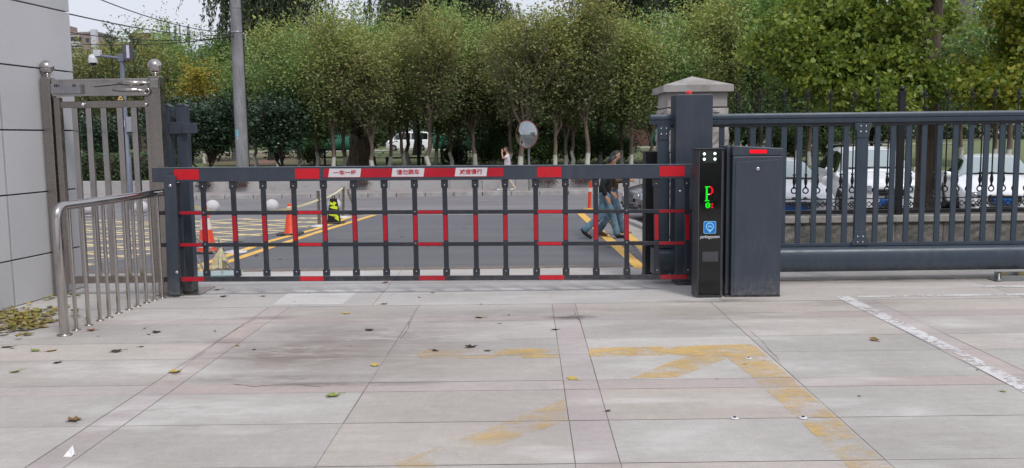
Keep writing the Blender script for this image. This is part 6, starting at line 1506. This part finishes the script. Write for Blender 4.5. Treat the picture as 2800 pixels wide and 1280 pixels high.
# ------------------------------------------------------------------ far buildings
def block(name, label, px0_, px1_, d, pyt, pyb, wall, balc=(), rows=3, ncol=4, roof=None):
    x0_, x1_ = Q(px0_, pyt, d).x, Q(px1_, pyt, d).x; zt_ = Q((px0_ + px1_) / 2, pyt, d).z; st = 3.0
    o = thing(name, label, 'building', (x0_, d, 0)); Wd = x1_ - x0_
    wl = MB().box(0, Wd, 0, 12, 0, zt_).build('wall', wall, o)
    MB().box(-.2, Wd + .2, -.2, 12.2, zt_, zt_ + .5).build('parapet', pm('roof_edge', '#8c8583', .8), o)
    WN = pm('far_window', '#3c3f46', .2)
    for r_ in range(rows):
        z = zt_ - 2.3 - r_ * st
        for c_ in range(ncol):
            x = Wd * (c_ + .5) / ncol
            if any(abs(x - bq * Wd) < 1.6 for bq in balc): continue
            w_ = MB().box(x - .6, x + .6, -.08, -.0, z, z + 1.4).build('window', pm('window_frame_white', '#a9a9ac', .6), o); MB().box(x - .5, x + .5, -.12, -.081, z + .1, z + 1.3).build('pane', WN, w_)
        for bq in balc:
            x = Wd * bq; b_o = MB().box(x - 1.5, x + 1.5, -1.3, -.01, z - .8, z + .2).build('balcony', pm('balcony_white', '#c3c3c8', .6), o)
            MB().box(x - 1.4, x + 1.4, -1.2, -.02, z + .2, z + 1.5).build('balcony_glazing', WN, b_o); MB().box(x - 1.5, x + 1.5, -1.3, -.01, z + 1.5, z + 1.7).build('balcony_top', pm('balcony_white', '#c3c3c8', .6), o)
    return o, Wd, zt_
PKW = pm('pink_render', '#8f7d7b', .9, 0, .06, .3)
o, Wd, zt_ = block('apartment_block', 'pinkish apartment block with white balconies at the left skyline', 150, 268, 240, 93, 140, PKW, (.48,), 4, 6)
MB().box(Wd * .15, Wd * .32, 1, 5, zt_, zt_ + 2.2).build('stair_head', PKW, o)
MB().box(Wd * .88, Wd, -1.3, -.01, 0, zt_ + 1.0).build('bay', pm('balcony_white', '#c3c3c8', .6), o)
o, Wd, zt_ = block('brick_block', 'dark brick building with pale green roof behind the camera mast', 322, 455, 210, 120, 150, pm('dark_brick', '#65484a', .9, 0, .1, .3), (), 3, 5)
MB().box(Wd * .22, Wd * .62, 1, 7, zt_ + .5, zt_ + 2.6).build('roof_tower', pm('dark_brick', '#65484a', .9), o)
MB().prism([(Wd * .45, zt_ + .55), (Wd * 1.02, zt_ + .55), (Wd * .96, zt_ + 2.8), (Wd * .5, zt_ + 2.8)], 2, 9).build('green_roof', pm('pale_green_roof', '#9db8a8', .7), o)
for px, pt, pb_, lb_ in ((455, 66, 130, 'leftmost thin roof mast behind the cables'), (462, 64, 120, 'thin roof mast, second from the left'), (479, 70, 130, 'thickest dark roof mast behind the cables'), (491, 64, 130, 'thin roof mast right of the thickest one'), (512, 70, 130, 'thin roof mast, second from the right'), (516, 66, 120, 'rightmost thin roof mast behind the cables')):
    a, b_ = Q(px + 1, pb_, 190), Q(px, pt, 190); r_ = .22 if px == 479 else .12
    o = thing('roof_mast', lb_, 'mast', (a.x, 190, 0), 0, 'thin masts on the skyline'); MB().tube([(0, 0, 0), (b_.x - a.x, 0, b_.z)], r_, 6).build('mast', pm('mast_dark', '#4c515c', .7), o)
    MB().box(-.3, .3, -.1, .1, a.z + 1.0, a.z + 2.4).build('aerial', pm('mast_dark', '#4c515c', .7), o)
o, Wd, zt_ = block('tower_block', 'distant pinkish tower block at the top right corner', 2655, 2745, 260, -60, 20, PKW, (.3,), 12, 4)

# ------------------------------------------------------------------ fallen leaves and bits on the paving
LB = [pm('fallen_leaf_brown', '#7c6238', .8, 0, .25, 30), pm('fallen_leaf_yellow', '#b8a04e', .8, 0, .25, 30), pm('fallen_leaf_green', '#7f8a44', .8, 0, .25, 30), pm('fallen_leaf_dark', '#3f3626', .85, 0, .25, 30), pm('fallen_leaf_red', '#7d3b2c', .85, 0, .25, 30)]
def leafm(seed, mat):
    rng = np.random.default_rng(seed); n_ = 12; out = []; k_ = rng.uniform(.5, 1.3)
    for i in range(n_):
        a = 2 * PI * i / n_; r_ = 1 * (1 + .28 * math.cos(5 * a + .4) + rng.normal(0, .08)); x, y = .5 * r_ * math.cos(a), .36 * r_ * math.sin(a); out.append((x, y, .02 + k_ * .55 * (y * y) + .35 * x * x * rng.uniform(.2, 1.2)))
    inn = [(x * .5, y * .5, z * .25 + .015) for x, y, z in out]
    b = MB().add(out + inn + [(0, 0, .012)], [(i, (i + 1) % n_, (i + 1) % n_ + n_, i + n_) for i in range(n_)] + [(i + n_, (i + 1) % n_ + n_, 2 * n_) for i in range(n_)])
    b.tube([(.45, 0, .06), (.7, .05, .10), (.95, .03, .05)], .018, 4)
    return b.mesh('fallen_leaf', mat)
LMS = [leafm(s, LB[s % 5]) for s in range(15)]
sp_l = [(1010, 903, 3, 1.0, 'dark curled fallen leaf ahead of the dark paving stain'), (428, 909, 3, 1.0, 'dark curled fallen leaf right of the handrail foot'), (250, 905, 4, .8, 'reddish fallen leaf beside the handrail foot'), (318, 962, 3, 1.05, 'dark folded fallen leaf in front of the handrail'),
        (478, 1018, 1, 1.1, 'yellow green fallen leaf on the left pink strip'), (202, 1150, 0, 1.15, 'large tan fallen leaf, nearest in the left corner'), (910, 1084, 2, 1.0, 'green fallen leaf on the transverse pink strip'), (1565, 1036, 1, .9, 'tan fallen leaf on the central pink strip'),
        (2390, 931, 0, .9, 'brown fallen leaf left of the white line'), (1050, 832, 0, .8, 'curled leaf on the edge between apron and slabs'), (1310, 869, 2, .9, 'forked green leaf left of the central strip'), (947, 858, 1, .8, 'pale leaf upper left of the dark stain'),
        (1517, 902, 3, .7, 'dark leaf on the left edge of the central strip'), (1286, 950, 3, 1, 'dark leaf at the upper edge of the faded yellow line'), (1190, 960, 3, .65, 'small dark leaf on the left end of the faded yellow line'), (1333, 960, 3, .6, 'smallest dark leaf on the faded yellow line'),
        (140, 960, 1, .9, 'yellow fallen leaf, right one of the pair below the leaf pile'), (95, 960, 2, .9, 'green fallen leaf, left one of the pair below the leaf pile'), (20, 950, 3, 1, 'dark leaf at the left picture edge below the pile'), (158, 992, 3, .8, 'black twisted leaf scrap left of the handrail'),
        (42, 1018, 2, .8, 'narrow leaf near the left picture edge'), (610, 812, 3, .8, 'dark leaf on the apron right of the latch posts'), (720, 811, 0, .6, 'small leaf at the corner of the bright concrete patch'), (1025, 1000, 1, .8, 'pale leaf right of the damp stain'), (594, 793, 3, .8, 'dark leaf on the apron beside the latch post foot'), (1054, 774, 4, .7, 'reddish leaf on the apron under the boom')]
random.seed(77)
def place_leaf(px, py, mi, s, label, group):
    g = G(px, py); me = LMS[mi + 5 * random.randint(0, 2)]; o = link('fallen_leaf', me); o.location = (g.x, g.y, .003); o.rotation_euler = (random.uniform(-.15, .15), random.uniform(-.15, .15), random.uniform(0, 6.3)); k = .115 * s; o.scale = (k, k, k * random.uniform(.6, 1.4))
    tag(o, label, 'leaf', group)
for px, py, mi, s, lb_ in sp_l: place_leaf(px, py, mi, s, lb_, 'fallen leaves on the paving')
for i in range(26):
    px, py = random.choice(((random.uniform(20, 420), random.uniform(860, 960)), (random.uniform(480, 1400), random.uniform(775, 1000)), (random.uniform(1500, 2780), random.uniform(830, 1150))))
    place_leaf(px, py, random.choice((0, 3, 3, 2)), random.uniform(.18, .42), 'tiny dry leaf scrap scattered on the concrete paving', 'tiny leaf scraps')
for i in range(22):
    px, py = random.choice(((random.uniform(700, 1740), random.uniform(600, 728)), (random.uniform(560, 1740), random.uniform(540, 600)), (random.uniform(420, 700), random.uniform(600, 700))))
    place_leaf(px, py, random.choice((0, 1, 1, 3)), random.uniform(.35, .8), 'small pale scrap of leaf litter lying on the asphalt behind the boom', 'litter scraps on the asphalt')
# leaf litter against the wall: nobody could count it
rng = np.random.default_rng(9); b = MB()
def litter(n_, cx, cy, sx, sy, h):
    for i in range(n_):
        px, py = rng.normal(cx, sx), rng.normal(cy, sy); 
        if px < -60 or py < 812: continue
        g = G(px, py); s = rng.uniform(.05, .10); a = rng.uniform(0, 6.3); z = .006 + abs(rng.normal(0, h)); tl = rng.normal(0, .35, 2)
        if g.x < -6.13 + .11 * (g.y - 10.5) + .05: continue
        pts = []
        for k in range(7):
            t_ = 2 * PI * k / 7; r_ = s * (1 + .3 * math.cos(3 * t_)); x, y = r_ * math.cos(t_) * .6, r_ * math.sin(t_) * .45; pts.append((g.x + x * math.cos(a) - y * math.sin(a), g.y + x * math.sin(a) + y * math.cos(a), z + abs(x * tl[0] + y * tl[1]) + y * y * 6))
        b.add(pts, [tuple(range(7))])
litter(105, 58, 876, 42, 11, .004); litter(45, 30, 895, 50, 16, .008); litter(40, 130, 855, 60, 14, .006); litter(30, 20, 857, 30, 6, .01); litter(16, 120, 815, 12, 4, .004); litter(14, 190, 812, 40, 4, .003)
tag(b.build('leaf_litter', leafmat('litter_leaf', ['#a08a45', '#7f6c3c', '#8f9048', '#5b4d30', '#b7a050', '#6c7038', '#94784a'], trans=.15), fix=False), 'drift of yellow brown fallen leaves against the foot of the granite wall', 'leaf litter', None, 'stuff')
# small floor bolts
for px, py, lb_ in ((2047, 981, 'small white anchor cap in the yellow arrow corner'), (2009, 1145, 'small white anchor cap in the middle slab'), (2196, 1144, 'small white anchor cap beside the faded yellow band')):
    g = G(px, py); o = thing('floor_anchor', lb_, 'anchor cap', (g.x, g.y, .004), 0, 'anchor caps in the paving'); MB().lathe([(.03, 0), (.028, .004), (.012, .006)], n=14).build('cap', pm('white_cap', '#cfcfd2', .6), o); MB().lathe([(.011, .006), (.010, .012), (.004, .014)], n=10).build('bolt', TRIM, o)
g = G(190, 1247); rng = np.random.default_rng(1)
o = MB().add([g + Vector((x, y, z)) for x, y, z in ((-.035, -.01, .0), (.02, -.015, .0), (.03, .0, .01), (.015, .02, .065), (-.015, .015, .03))] + [g + Vector((x, y, z)) for x, y, z in ((-.03, .015, .0), (.03, .02, .0))], [(0, 1, 2, 3, 4), (0, 4, 5), (3, 2, 6), (0, 5, 6, 2, 1), (4, 3, 6, 5)]).build('paper_scrap', pm('white_paper_scrap', '#e8e6e6', .8)); tag(o, 'folded white paper scrap on the pink strip in the left corner', 'paper')
# exposure guard for the far landscape
